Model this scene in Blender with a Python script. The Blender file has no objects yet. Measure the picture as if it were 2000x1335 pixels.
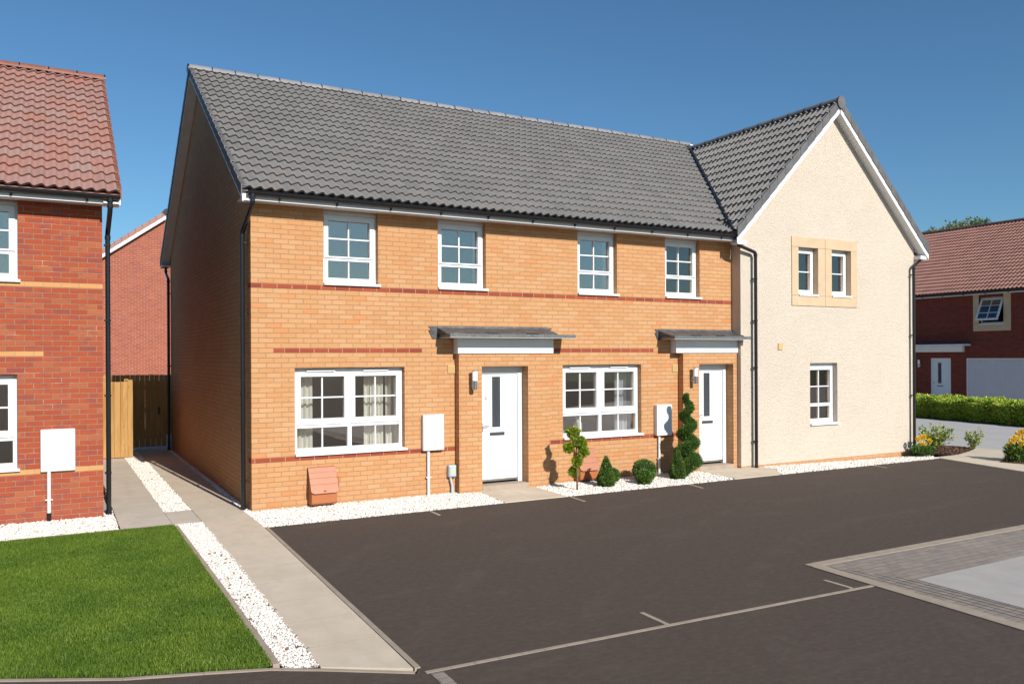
import bpy, math, random
import numpy as np
from mathutils import Vector, Matrix
random.seed(7); RNG = np.random.default_rng(11)
S = bpy.context.scene
COL = S.collection
# ------------------------------------------------------------------ materials
def newmat(name):
    m = bpy.data.materials.new(name); m.use_nodes = True
    nt = m.node_tree; nt.nodes.clear()
    out = nt.nodes.new('ShaderNodeOutputMaterial'); b = nt.nodes.new('ShaderNodeBsdfPrincipled')
    nt.links.new(b.outputs[0], out.inputs[0])
    return m, nt, b
class N:
    """tiny node helper"""
    def __init__(s, nt): s.nt = nt
    def n(s, t, **k):
        x = s.nt.nodes.new(t)
        for a, v in k.items(): setattr(x, a, v)
        return x
    def l(s, a, b): s.nt.links.new(a, b)
    def val(s, sock, v):
        if hasattr(v, 'is_linked') or isinstance(v, bpy.types.NodeSocket): s.l(v, sock)
        else: sock.default_value = v
    def math(s, op, a, b=0.0, c=None):
        x = s.n('ShaderNodeMath', operation=op); s.val(x.inputs[0], a); s.val(x.inputs[1], b)
        if c is not None: s.val(x.inputs[2], c)
        return x.outputs[0]
    def uv(s): return s.n('ShaderNodeUVMap', uv_map='UVMap').outputs[0]
    def obj(s): return s.n('ShaderNodeNewGeometry').outputs['Position']
    def noise(s, vec, scale, detail=3, rough=.5, dist=0.0):
        x = s.n('ShaderNodeTexNoise'); x.inputs['Scale'].default_value = scale; x.inputs['Detail'].default_value = detail
        x.inputs['Roughness'].default_value = rough; x.inputs['Distortion'].default_value = dist
        s.l(vec, x.inputs['Vector']); return x.outputs[0]
    def mapv(s, vec, sc=(1, 1, 1), loc=(0, 0, 0)):
        x = s.n('ShaderNodeMapping'); x.inputs['Scale'].default_value = sc; x.inputs['Location'].default_value = loc
        s.l(vec, x.inputs[0]); return x.outputs[0]
    def ramp(s, f, stops, interp='LINEAR'):
        x = s.n('ShaderNodeValToRGB'); x.color_ramp.interpolation = interp
        e = x.color_ramp.elements
        while len(e) < len(stops): e.new(.5)
        for i, (p, c) in enumerate(stops):
            e[i].position = p; e[i].color = (c[0], c[1], c[2], 1) if not isinstance(c, (int, float)) else (c, c, c, 1)
        s.l(f, x.inputs[0]); return x.outputs[0]
    def mix(s, f, a, b, bt='MIX'):
        x = s.n('ShaderNodeMix', data_type='RGBA', blend_type=bt)
        s.val(x.inputs[0], f)
        for sock, v in ((x.inputs[6], a), (x.inputs[7], b)):
            if isinstance(v, bpy.types.NodeSocket): s.l(v, sock)
            else: sock.default_value = (v[0], v[1], v[2], 1)
        return x.outputs[2]
    def bump(s, b, h, strength=.3, dist=.01):
        x = s.n('ShaderNodeBump'); x.inputs['Strength'].default_value = strength; x.inputs['Distance'].default_value = dist
        s.l(h, x.inputs['Height']); s.l(x.outputs[0], b.inputs['Normal']); return x
def hexc(*c):  # sRGB 0-255 -> linear
    return tuple(((v/255)/12.92 if v/255 <= .04045 else ((v/255+.055)/1.055)**2.4) for v in c)
def simple(name, col, rough=.5, metal=0.0, var=.0, vscale=3.0, bump=0.0, bscale=60, spec=.5, coat=0.0):
    m, nt, b = newmat(name); h = N(nt)
    b.inputs['Roughness'].default_value = rough; b.inputs['Metallic'].default_value = metal
    b.inputs['Specular IOR Level'].default_value = spec
    p = h.obj()
    if var > 0:
        f = h.noise(p, vscale, 5, .6)
        c = h.ramp(f, [(.3, tuple(x*(1-var) for x in col)), (.7, tuple(min(1, x*(1+var)) for x in col))])
        h.l(c, b.inputs['Base Color'])
    else: b.inputs['Base Color'].default_value = (*col, 1)
    if bump > 0: h.bump(b, h.noise(p, bscale, 4, .6), bump, .004)
    return m
def brick_mat(name, tones, mortar, dirt=.12, offz=.039, offx=0.0, blotch=None, bw=.225, rh=.075, ms=.0044, bumpd=.006, rough=.85):
    m, nt, b = newmat(name); h = N(nt); b.inputs['Roughness'].default_value = rough; b.inputs['Specular IOR Level'].default_value = .2
    uv = h.mapv(h.uv(), loc=(offx, -offz, 0))
    sep = h.n('ShaderNodeSeparateXYZ'); h.l(uv, sep.inputs[0]); u, v = sep.outputs[0], sep.outputs[1]
    row = h.math('FLOOR', h.math('DIVIDE', v, rh))
    par = h.math('FLOORED_MODULO', row, 2.0)
    uu = h.math('ADD', h.math('DIVIDE', u, bw), h.math('MULTIPLY', par, .5))
    # small per-row jitter of the perpends
    rj = h.n('ShaderNodeTexWhiteNoise', noise_dimensions='1D'); h.l(row, rj.inputs['W'])
    uu = h.math('ADD', uu, h.math('MULTIPLY', rj.outputs[0], .05))
    col = h.math('FLOOR', uu); fu = h.math('FRACT', uu); fv = h.math('FRACT', h.math('DIVIDE', v, rh))
    du = h.math('MULTIPLY', h.math('MINIMUM', fu, h.math('SUBTRACT', 1.0, fu)), bw)
    dv = h.math('MULTIPLY', h.math('MINIMUM', fv, h.math('SUBTRACT', 1.0, fv)), rh)
    wob = h.math('MULTIPLY', h.math('SUBTRACT', h.noise(h.uv(), 28, 2), .5), .005)
    d = h.math('ADD', h.math('MINIMUM', du, dv), wob)
    fac = h.n('ShaderNodeMapRange'); h.l(d, fac.inputs[0]); fac.inputs[1].default_value = ms*.75; fac.inputs[2].default_value = ms*1.35
    comb = h.n('ShaderNodeCombineXYZ'); h.l(col, comb.inputs[0]); h.l(row, comb.inputs[1])
    wn = h.n('ShaderNodeTexWhiteNoise', noise_dimensions='2D'); h.l(comb.outputs[0], wn.inputs['Vector'])
    c = h.ramp(wn.outputs[0], tones)
    g = h.noise(h.uv(), 45, 4, .7)
    c = h.mix(h.math('MULTIPLY', g, .45), c, tuple(x*.55 for x in tones[0][1]), 'MIX') if dirt else c
    if blotch:
        bl = h.noise(h.mapv(h.uv(), (5, 12, 1)), 1.0, 2, .5)
        f = h.ramp(bl, [(.52, 0.0), (.66, 1.0)])
        c = h.mix(h.math('MULTIPLY', f, .6), c, blotch)
    big = h.noise(h.uv(), .9, 4, .6)
    c = h.mix(h.math('MULTIPLY', h.ramp(big, [(.45, 0.0), (.75, 1.0)]), dirt), c, tuple(min(.6, x*1.25+.05) for x in tones[1][1]))
    sm = h.ramp(h.noise(h.mapv(h.uv(), (1.6, 3.2, 1), (3, 7, 0)), 1.0, 6, .75), [(.56, 0.0), (.70, 1.0)])
    msm = h.math('MULTIPLY', sm, .8)
    mo = h.mix(h.noise(h.uv(), 6, 3), tuple(x*.75 for x in mortar), tuple(min(1, x*1.2) for x in mortar))
    mo = h.mix(msm, mo, tuple(min(.6, x*1.7+.06) for x in mortar))
    low = h.n('ShaderNodeMapRange'); h.l(v, low.inputs[0]); low.inputs[1].default_value = .45; low.inputs[2].default_value = -.05
    c = h.mix(h.math('MULTIPLY', h.math('MULTIPLY', low.outputs[0], h.noise(h.uv(), 4, 5, .7)), .5), c, tuple(x*.62+.05 for x in tones[0][1]))
    c = h.mix(fac.outputs[0], mo, c)
    h.l(c, b.inputs['Base Color'])
    hh = h.math('ADD', h.math('MULTIPLY', fac.outputs[0], 1.0), h.math('MULTIPLY', g, .35))
    h.bump(b, hh, .8, bumpd)
    return m
def tile_mat(name, tones, streak, rough=.75):
    m, nt, b = newmat(name); h = N(nt); b.inputs['Roughness'].default_value = rough; b.inputs['Specular IOR Level'].default_value = .35
    sep = h.n('ShaderNodeSeparateXYZ'); h.l(h.uv(), sep.inputs[0])
    cx = h.math('FLOOR', h.math('MULTIPLY', sep.outputs[0], .5)); cy = h.math('FLOOR', sep.outputs[1])
    comb = h.n('ShaderNodeCombineXYZ'); h.l(cx, comb.inputs[0]); h.l(cy, comb.inputs[1])
    wn = h.n('ShaderNodeTexWhiteNoise', noise_dimensions='2D'); h.l(comb.outputs[0], wn.inputs['Vector'])
    c = h.ramp(wn.outputs[0], tones)
    p = h.obj(); g = h.noise(p, 70, 3, .7); big = h.noise(p, 1.3, 5, .65)
    c = h.mix(h.math('MULTIPLY', h.ramp(big, [(.4, 0.0), (.8, 1.0)]), .35), c, streak)
    c = h.mix(h.math('MULTIPLY', g, .35), c, tuple(x*.5 for x in tones[0][1]))
    h.l(c, b.inputs['Base Color']); h.bump(b, g, .35, .003)
    return m
M = {}
M['ybrick'] = brick_mat('yellow brick', [(0, (.54, .262, .112)), (.45, (.565, .290, .132)), (.88, (.585, .320, .160)), (1, (.595, .236, .088))], (.35, .215, .118), dirt=.16)  # mortar colour darkened to carry the shadow of its recessed joints
M['rband'] = brick_mat('red band brick', [(0, (.30, .062, .03)), (.5, (.37, .085, .04)), (1, (.25, .052, .035))], (.50, .30, .20), dirt=.05, offx=.06)
M['rbrick'] = brick_mat('multi red brick', [(0, (.33, .066, .032)), (.35, (.385, .084, .035)), (.7, (.35, .072, .036)), (.88, (.41, .13, .056)), (1, (.25, .062, .048))], (.33, .19, .115), dirt=.08, offz=.0, blotch=(.20, .060, .062))
M['bbrick'] = brick_mat('red gable brick', [(0, (.33, .088, .048)), (.5, (.40, .112, .056)), (1, (.28, .076, .050))], (.50, .32, .24), dirt=.15, blotch=(.25, .08, .09))
M['dbrick'] = brick_mat('dark red brick', [(0, (.17, .032, .022)), (.5, (.22, .042, .026)), (1, (.13, .026, .022))], (.20, .095, .07), dirt=.05)
M['yband'] = brick_mat('yellow band brick', [(0, (.56, .27, .10)), (.5, (.62, .32, .13)), (1, (.60, .29, .11))], (.45, .31, .18), dirt=.05, offz=.0)
M['rooftile'] = tile_mat('grey roof tile', [(0, (.182, .172, .163)), (.5, (.208, .196, .186)), (.95, (.226, .212, .200)), (1, (.228, .195, .178))], (.22, .192, .175))
M['redtile'] = tile_mat('red roof tile', [(0, (.33, .180, .150)), (.4, (.37, .205, .170)), (.8, (.39, .175, .132)), (1, (.36, .235, .205))], (.40, .28, .24))
M['browntile'] = tile_mat('brown roof tile', [(0, (.24, .118, .095)), (.5, (.285, .145, .118)), (1, (.31, .155, .12))], (.27, .13, .10))
M['ridge'] = simple('ridge tile', (.20, .195, .20), .6, var=.2, vscale=1.3)
M['vergecap'] = simple('dark verge cap', (.105, .100, .100), .6, var=.25, vscale=3)
M['redridge'] = simple('red ridge tile', (.20, .07, .042), .6, var=.25, vscale=4)
M['brownridge'] = simple('brown ridge tile', (.14, .07, .06), .6, var=.2)
M['upvc'] = simple('white window plastic', (.69, .70, .71), .28, var=.02)
M['fascia'] = simple('white board', (.70, .70, .70), .35, var=.05)
M['black'] = simple('black rainwater plastic', (.012, .012, .014), .28, var=.15, vscale=8)
M['door'] = simple('white door', (.70, .71, .72), .35, var=.015)
M['doorgrey'] = simple('pale blue door', (.62, .68, .72), .4, var=.03)
M['garage'] = simple('pale grey garage steel', (.60, .58, .62), .4, var=.03)
M['chrome'] = simple('brushed steel', (.55, .55, .57), .22, 1.0)
M['darkmetal'] = simple('tarnished metal', (.10, .085, .08), .4, .6)
M['opal'] = simple('opal glass', (.85, .87, .95), .25)
M['lead'] = simple('lead flashing', (.062, .063, .068), .55, .0, var=.5, vscale=9, bump=.5, bscale=30)
M['slabgrp'] = simple('grey canopy edge', (.12, .125, .12), .5, var=.35, vscale=18)
M['stone'] = simple('sandstone surround', (.53, .385, .245), .8, var=.07, vscale=6, bump=.15, bscale=80)
M['stonedark'] = simple('sandstone joint', (.33, .22, .12), .9)
M['concrete'] = simple('clip shadow and slot dark', (.05, .045, .04), .9)  # dark fill for the drawn lead clip shadows and the drain slots
M['terra'] = simple('terracotta plastic', (.40, .130, .045), .45, var=.06, vscale=5)
M['terralid'] = simple('faded terracotta lid', (.40, .160, .082), .5, var=.05, vscale=5)
M['meter'] = simple('white meter box plastic', (.69, .69, .70), .38, var=.02)
M['greyplastic'] = simple('grey plastic', (.42, .47, .52), .4, var=.05)
M['yellowlabel'] = simple('yellow label', (.75, .62, .18), .6)
M['ventcover'] = simple('buff vent plastic', (.55, .36, .15), .6, var=.06, vscale=8)
M['wood'] = None
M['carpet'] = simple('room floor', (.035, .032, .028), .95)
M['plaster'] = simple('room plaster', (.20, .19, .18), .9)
M['curtain'] = simple('cream curtain', (.74, .72, .66), .9, var=.04, bump=.2, bscale=200)
M['curtaingrey'] = simple('grey blue curtain', (.58, .62, .70), .9, var=.04)
M['blind'] = simple('blind slat', (.72, .72, .70), .5)
M['ceramic'] = simple('cream ceramic', (.66, .65, .56), .35, var=.03)
M['bark'] = simple('bark', (.16, .105, .06), .9, var=.3, vscale=30, bump=.5, bscale=60)
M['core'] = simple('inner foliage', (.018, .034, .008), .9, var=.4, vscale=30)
M['soilgap'] = simple('dirty joint', (.20, .155, .115), .95)
def glass_mat():
    m = bpy.data.materials.new('window glass'); m.use_nodes = True; nt = m.node_tree; nt.nodes.clear(); h = N(nt)
    out = h.n('ShaderNodeOutputMaterial'); tr = h.n('ShaderNodeBsdfTransparent'); gl = h.n('ShaderNodeBsdfGlossy'); mx = h.n('ShaderNodeMixShader')
    tr.inputs[0].default_value = (.96, .975, .97, 1); gl.inputs[0].default_value = (1.0, .90, .82, 1); gl.inputs['Roughness'].default_value = .015
    lw = h.n('ShaderNodeLayerWeight'); lw.inputs[0].default_value = .38
    f = h.math('ADD', h.math('MULTIPLY', lw.outputs['Fresnel'], 1.0), .13)
    bp = h.n('ShaderNodeBump'); bp.inputs['Strength'].default_value = .04; bp.inputs['Distance'].default_value = .02
    h.l(h.noise(h.obj(), 1.6, 1), bp.inputs['Height']); h.l(bp.outputs[0], gl.inputs['Normal'])
    h.l(f, mx.inputs[0]); h.l(tr.outputs[0], mx.inputs[1]); h.l(gl.outputs[0], mx.inputs[2]); h.l(mx.outputs[0], out.inputs[0])
    return m
M['glass'] = glass_mat()
M['doorglass'] = simple('leaded dark glass', (.05, .055, .065), .12)
def render_mat():
    m, nt, b = newmat('cream pebbledash render'); h = N(nt); b.inputs['Roughness'].default_value = .9; b.inputs['Specular IOR Level'].default_value = .15
    p = h.obj(); big = h.noise(p, .9, 5, .6)
    v = h.n('ShaderNodeTexVoronoi'); v.inputs['Scale'].default_value = 75; h.l(p, v.inputs['Vector'])
    fine = h.noise(h.mapv(p, (1, 1, 1)), 55, 3, .65, 1.2)
    c = h.mix(h.ramp(big, [(.35, 0.0), (.75, 1.0)]), (.755, .650, .535), (.72, .612, .495))
    spot = h.ramp(fine, [(.30, 1.0), (.42, 0.0)])
    c = h.mix(h.math('MULTIPLY', spot, .55), c, (.45, .34, .26))
    h.l(c, b.inputs['Base Color'])
    hh = h.math('ADD', h.math('MULTIPLY', v.outputs[0], .5), fine)
    h.bump(b, hh, 1.0, .026)
    return m
M['render'] = render_mat()
def tarmac_mat():
    m, nt, b = newmat('tarmac'); h = N(nt); b.inputs['Roughness'].default_value = .92; b.inputs['Specular IOR Level'].default_value = .12
    p = h.obj()
    f = h.noise(p, 90, 6, .85); g = h.noise(h.mapv(p, (.6, 2.4, 1)), 1.1, 6, .68); g2 = h.noise(p, .35, 4, .6)
    c = h.ramp(f, [(.28, (.060, .046, .037)), (.55, (.084, .065, .053)), (.80, (.125, .100, .083))])
    c = h.mix(h.math('MULTIPLY', h.ramp(g, [(.55, 0.0), (.82, 1.0)]), .6), c, (.125, .099, .082))
    c = h.mix(h.math('MULTIPLY', h.ramp(g2, [(.4, 0.0), (.7, 1.0)]), .3), c, (.078, .060, .050))
    sc = h.noise(h.mapv(p, (3, 14, 1), (.3, .1, 0)), 1.0, 5, .8, 1.5)
    c = h.mix(h.math('MULTIPLY', h.ramp(sc, [(.68, 0.0), (.76, 1.0)]), .25), c, (.20, .165, .145))
    wv = h.n('ShaderNodeTexWave', wave_type='RINGS', rings_direction='Z'); wv.inputs['Scale'].default_value = .21; wv.inputs['Distortion'].default_value = 3.0; wv.inputs['Detail'].default_value = 3
    h.l(h.mapv(p, loc=(-9, 13, 0)), wv.inputs['Vector'])
    tr = h.math('MULTIPLY', h.ramp(wv.outputs[0], [(.90, 0.0), (.98, 1.0)]), h.ramp(h.noise(p, 1.7, 5, .7), [(.45, 0.0), (.62, 1.0)]))
    md = h.noise(h.mapv(p, (1, 1.8, 1)), 11, 5, .75)
    c = h.mix(h.math('MULTIPLY', h.ramp(md, [(.48, 0.0), (.68, 1.0)]), .42), c, (.125, .100, .083))
    c = h.mix(h.math('MULTIPLY', h.ramp(md, [(.30, 1.0), (.46, 0.0)]), .35), c, (.045, .036, .030))
    c = h.mix(h.math('MULTIPLY', tr, .22), c, (.125, .100, .083))
    vo = h.n('ShaderNodeTexVoronoi'); vo.inputs['Scale'].default_value = 16; h.l(p, vo.inputs['Vector'])
    c = h.mix(h.math('MULTIPLY', h.ramp(vo.outputs[0], [(.035, 1.0), (.07, 0.0)]), .55), c, (.26, .22, .19))
    h.l(c, b.inputs['Base Color']); h.bump(b, f, .5, .008)
    return m
M['tarmac'] = tarmac_mat()
def conc_mat(name, a, bb, scale=2.0, streak=True, bump=.25):
    m, nt, b = newmat(name); h = N(nt); b.inputs['Roughness'].default_value = .88; b.inputs['Specular IOR Level'].default_value = .15
    p = h.obj(); g = h.noise(p, scale, 6, .65); f = h.noise(p, 120, 3, .7)
    c = h.mix(h.ramp(g, [(.3, 0.0), (.7, 1.0)]), a, bb)
    if streak:
        s_ = h.noise(h.mapv(p, (2.0, .5, 1)), 3.0, 5, .6, .6)
        c = h.mix(h.math('MULTIPLY', h.ramp(s_, [(.5, 0.0), (.8, 1.0)]), .3), c, tuple(x*.72 for x in a))
    c = h.mix(h.math('MULTIPLY', f, .25), c, tuple(x*.55 for x in a))
    h.l(c, b.inputs['Base Color']); h.bump(b, f, bump, .003)
    return m
M['slab'] = conc_mat('paving slab', (.53, .445, .345), (.64, .545, .43))
M['slabgreyer'] = conc_mat('grey paving slab', (.50, .435, .36), (.60, .52, .43))
M['edging'] = conc_mat('concrete edging', (.31, .25, .195), (.40, .33, .26), 5)
M['pinkedge'] = conc_mat('pinkish edging', (.33, .26, .205), (.42, .335, .265), 5)
M['sett'] = brick_mat('grey block setts', [(0, (.24, .205, .18)), (.5, (.29, .25, .215)), (1, (.33, .28, .235))], (.17, .14, .12), dirt=.3, bw=.2, rh=.1, ms=.004, bumpd=.004, blotch=(.36, .27, .21))
M['palepave'] = conc_mat('pale concrete', (.37, .345, .325), (.43, .40, .375), 3, streak=True)
M['drive'] = conc_mat('pale grey drive', (.41, .39, .375), (.46, .44, .42), 1, streak=False)
M['gravelbase'] = simple('white gravel bed', (.62, .58, .54), .95, var=.25, vscale=60, bump=.8, bscale=70)
def per_item(name, stops, rough=.8, spec=.3, tr=0.0, posvar=None):
    m, nt, b = newmat(name); h = N(nt); b.inputs['Roughness'].default_value = rough; b.inputs['Specular IOR Level'].default_value = spec
    sep = h.n('ShaderNodeSeparateXYZ'); h.l(h.uv(), sep.inputs[0])
    c = h.ramp(sep.outputs[0], stops)
    if posvar:
        f = h.noise(h.obj(), posvar[0], 4, .6)
        c = h.mix(h.math('MULTIPLY', h.ramp(f, [(.38, 0.0), (.66, 1.0)]), posvar[1]), c, posvar[2])
    h.l(c, b.inputs['Base Color'])
    if tr > 0:
        t = h.n('ShaderNodeBsdfTranslucent'); h.l(c, t.inputs[0]); mx = h.n('ShaderNodeMixShader'); mx.inputs[0].default_value = tr
        out = [x for x in nt.nodes if x.type == 'OUTPUT_MATERIAL'][0]
        h.l(b.outputs[0], mx.inputs[1]); h.l(t.outputs[0], mx.inputs[2]); h.l(mx.outputs[0], out.inputs[0])
    return m
M['pebble'] = per_item('white pebbles', [(0, (.70, .655, .60)), (.7, (.78, .74, .69)), (.93, (.66, .58, .50)), (.975, (.50, .39, .30)), (1, (.30, .20, .14))], .7)
M['blade'] = per_item('grass blades', [(0, (.085, .150, .012)), (.5, (.145, .235, .018)), (.85, (.215, .315, .030)), (1, (.36, .36, .12))], .55, .35, .3, (1.4, .6, (.055, .13, .009)))
M['lawnsoil'] = simple('lawn soil', (.025, .05, .010), .95, var=.3, vscale=20)
M['boxleaf'] = per_item('box leaves', [(0, (.045, .095, .014)), (.5, (.085, .165, .022)), (.85, (.13, .22, .032)), (1, (.20, .28, .045))], .45, .5, .2)
M['cypress'] = per_item('cypress leaves', [(0, (.036, .085, .013)), (.6, (.080, .165, .026)), (1, (.15, .25, .040))], .5, .4, .2)
M['goldleaf'] = per_item('golden cypress sprays', [(0, (.09, .15, .012)), (.4, (.19, .28, .018)), (.8, (.33, .42, .025)), (1, (.46, .50, .04))], .5, .4, .25)
M['hedgeleaf'] = per_item('hedge leaves', [(0, (.20, .31, .03)), (.45, (.34, .47, .04)), (.8, (.50, .58, .07)), (.93, (.46, .48, .12)), (1, (.55, .32, .16))], .5, .4, .25)
M['shrubleaf'] = per_item('variegated leaves', [(0, (.10, .17, .03)), (.5, (.24, .32, .05)), (.85, (.42, .46, .12)), (1, (.55, .55, .25))], .5, .4, .25)
M['petal'] = per_item('yellow petals', [(0, (.80, .52, .01)), (1, (.90, .68, .03))], .6, .3, .2)
M['hazytreeleaf'] = per_item('hazy tree leaves', [(0, (.12, .16, .075)), (.6, (.18, .23, .11)), (1, (.25, .30, .14))], .6, .3, .25)  # leaf colour made paler and greyer to hold the aerial haze
M['bark_mulch'] = per_item('bark chips', [(0, (.045, .022, .014)), (.6, (.10, .05, .03)), (1, (.24, .14, .09))], .9)
M['mulchbase'] = simple('mulch bed soil', (.045, .025, .017), .95, var=.4, vscale=40, bump=.8, bscale=50)
def wood_mat():
    m, nt, b = newmat('fence timber'); h = N(nt); b.inputs['Roughness'].default_value = .8; b.inputs['Specular IOR Level'].default_value = .2
    p = h.obj(); g = h.noise(h.mapv(p, (14, 14, 1.2)), 1.0, 5, .6, .8)
    sep = h.n('ShaderNodeSeparateXYZ'); h.l(p, sep.inputs[0])
    bo = h.math('FLOOR', h.math('DIVIDE', h.math('ADD', sep.outputs[0], h.math('MULTIPLY', sep.outputs[1], .37)), .1))
    wn = h.n('ShaderNodeTexWhiteNoise', noise_dimensions='1D'); h.l(bo, wn.inputs['W'])
    c = h.ramp(g, [(.25, (.27, .14, .045)), (.5, (.40, .23, .080)), (.75, (.51, .31, .12))])
    c = h.mix(h.math('MULTIPLY', wn.outputs[0], .35), c, (.46, .25, .09))
    kn = h.n('ShaderNodeTexVoronoi'); kn.inputs['Scale'].default_value = 1.0; h.l(h.mapv(p, (9, 9, 3.2)), kn.inputs['Vector'])
    c = h.mix(h.ramp(kn.outputs[0], [(.04, 1.0), (.09, 0.0)]), c, (.16, .07, .03))
    h.l(c, b.inputs['Base Color']); h.bump(b, g, .3, .003)
    return m
M['wood'] = wood_mat()
M['ground'] = simple('far ground', (.06, .075, .03), .95, var=.3, vscale=.3)

# ------------------------------------------------------------------ mesh builder
class MB:
    def __init__(s): s.v = []; s.f = []; s.uv = None
    def quad(s, a, b, c, d):
        i = len(s.v); s.v += [tuple(a), tuple(b), tuple(c), tuple(d)]; s.f.append((i, i+1, i+2, i+3)); return s
    def poly(s, pts):
        i = len(s.v); s.v += [tuple(p) for p in pts]; s.f.append(tuple(range(i, i+len(pts)))); return s
    def box(s, x0, x1, y0, y1, z0, z1, T=None):
        P = [(x, y, z) for z in (z0, z1) for y in (y0, y1) for x in (x0, x1)]
        if T: P = [T(*p) for p in P]
        i = len(s.v); s.v += [tuple(p) for p in P]
        s.f += [tuple(i+k for k in q) for q in ((0, 2, 3, 1), (4, 5, 7, 6), (0, 1, 5, 4), (2, 6, 7, 3), (0, 4, 6, 2), (1, 3, 7, 5))]
        return s
    def prism(s, pts, off):
        """closed prism: polygon pts swept by vector off"""
        n = len(pts); i = len(s.v); s.v += [tuple(p) for p in pts] + [tuple(p[k]+off[k] for k in range(3)) for p in pts]
        s.f.append(tuple(i+k for k in range(n))[::-1]); s.f.append(tuple(i+n+k for k in range(n)))
        for k in range(n): s.f.append((i+k, i+(k+1) % n, i+n+(k+1) % n, i+n+k))
        return s
    def tube(s, path, r, n=10, cap=True):
        path = [Vector(p) for p in path]; rr = r if isinstance(r, (list, tuple)) else [r]*len(path)
        t0 = (path[1]-path[0]).normalized(); up = Vector((0, 0, 1)) if abs(t0.z) < .9 else Vector((1, 0, 0))
        a = t0.cross(up).normalized(); base = len(s.v)
        for k, p in enumerate(path):
            t = (path[min(k+1, len(path)-1)]-path[max(k-1, 0)]).normalized()
            a = (a - t*a.dot(t)).normalized(); b = t.cross(a)
            for j in range(n):
                an = 2*math.pi*j/n; q = p+(a*math.cos(an)+b*math.sin(an))*rr[k]; s.v.append(tuple(q))
        for k in range(len(path)-1):
            for j in range(n):
                q = base+k*n; s.f.append((q+j, q+(j+1) % n, q+n+(j+1) % n, q+n+j))
        if cap:
            s.f.append(tuple(base+j for j in range(n))[::-1]); q = base+(len(path)-1)*n; s.f.append(tuple(q+j for j in range(n)))
        return s
    def lathe(s, cx, cy, prof, n=20):
        base = len(s.v)
        for r, z in prof:
            for j in range(n): s.v.append((cx+r*math.cos(2*math.pi*j/n), cy+r*math.sin(2*math.pi*j/n), z))
        for k in range(len(prof)-1):
            for j in range(n):
                q = base+k*n; s.f.append((q+j, q+(j+1) % n, q+n+(j+1) % n, q+n+j))
        s.f.append(tuple(base+j for j in range(n))[::-1]); q = base+(len(prof)-1)*n; s.f.append(tuple(q+j for j in range(n)))
        return s
def aloc(o):
    v = Vector((0, 0, 0))
    while o is not None: v += o.location; o = o.parent
    return v
def mk(name, mb, mat, parent=None, smooth=False, bevel=0.0, label=None, uvarr=None):
    me = bpy.data.meshes.new(name)
    V = np.array(mb.v, dtype=float); off = np.array(aloc(parent)) if parent else np.zeros(3)
    me.from_pydata((V-off).tolist(), [], mb.f); me.update()
    # box-projected UVs in metres, world aligned
    uvl = me.uv_layers.new(name='UVMap'); nl = len(me.loops)
    li = np.empty(nl, dtype=np.int32); me.loops.foreach_get('vertex_index', li)
    if uvarr is not None: uvs = np.array(uvarr)[li]
    else:
        ls = np.empty(len(me.polygons), dtype=np.int32); me.polygons.foreach_get('loop_total', ls)
        nn = np.empty(len(me.polygons)*3); me.polygons.foreach_get('normal', nn); nn = np.abs(nn.reshape(-1, 3))
        ln = np.repeat(nn, ls, axis=0); co = V[li]
        u = np.where(ln[:, 0] > np.maximum(ln[:, 1], ln[:, 2]), co[:, 1], co[:, 0])
        v = np.where(ln[:, 2] > np.maximum(ln[:, 0], ln[:, 1]), co[:, 1], co[:, 2])
        uvs = np.stack([u, v], 1)
    uvl.data.foreach_set('uv', uvs.astype(np.float32).ravel())
    me.materials.append(mat)
    if smooth: me.polygons.foreach_set('use_smooth', [True]*len(me.polygons))
    o = bpy.data.objects.new(name, me); COL.objects.link(o)
    if parent: o.parent = parent
    if bevel > 0:
        b = o.modifiers.new('soft edge', 'BEVEL'); b.width = bevel; b.segments = 2; b.limit_method = 'ANGLE'
    if label: o['label'] = label
    return o
def npmesh(name, V, F, mat, parent=None, uvx=None, smooth=False):
    """fast mesh from numpy arrays; F (n,k) ; uvx per-face random in 0..1"""
    off = np.array(aloc(parent)) if parent else np.zeros(3)
    me = bpy.data.meshes.new(name); k = F.shape[1]
    me.vertices.add(len(V)); me.vertices.foreach_set('co', (V-off).astype(np.float32).ravel())
    me.loops.add(F.size); me.loops.foreach_set('vertex_index', F.astype(np.int32).ravel())
    me.polygons.add(len(F)); me.polygons.foreach_set('loop_start', np.arange(0, F.size, k, dtype=np.int32))
    me.update(calc_edges=True)
    uvl = me.uv_layers.new(name='UVMap')
    if uvx is None: uvx = np.zeros(len(F))
    uv = np.zeros((F.size, 2), dtype=np.float32); uv[:, 0] = np.repeat(uvx, k); uvl.data.foreach_set('uv', uv.ravel())
    me.materials.append(mat)
    if smooth: me.polygons.foreach_set('use_smooth', [True]*len(me.polygons))
    me.validate()
    o = bpy.data.objects.new(name, me); COL.objects.link(o)
    if parent: o.parent = parent
    return o
def tag(o, label=None, cat=None, group=None, kind=None):
    if label: o['label'] = label
    if cat: o['category'] = cat
    if group: o['group'] = group
    if kind: o['kind'] = kind
    return o
def thing(name, loc, label, cat, group=None):
    o = bpy.data.objects.new(name, None); COL.objects.link(o); o.location = loc; o.empty_display_size = .2
    return tag(o, label, cat, group)
def struct(o): o['kind'] = 'structure'; return o

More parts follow.
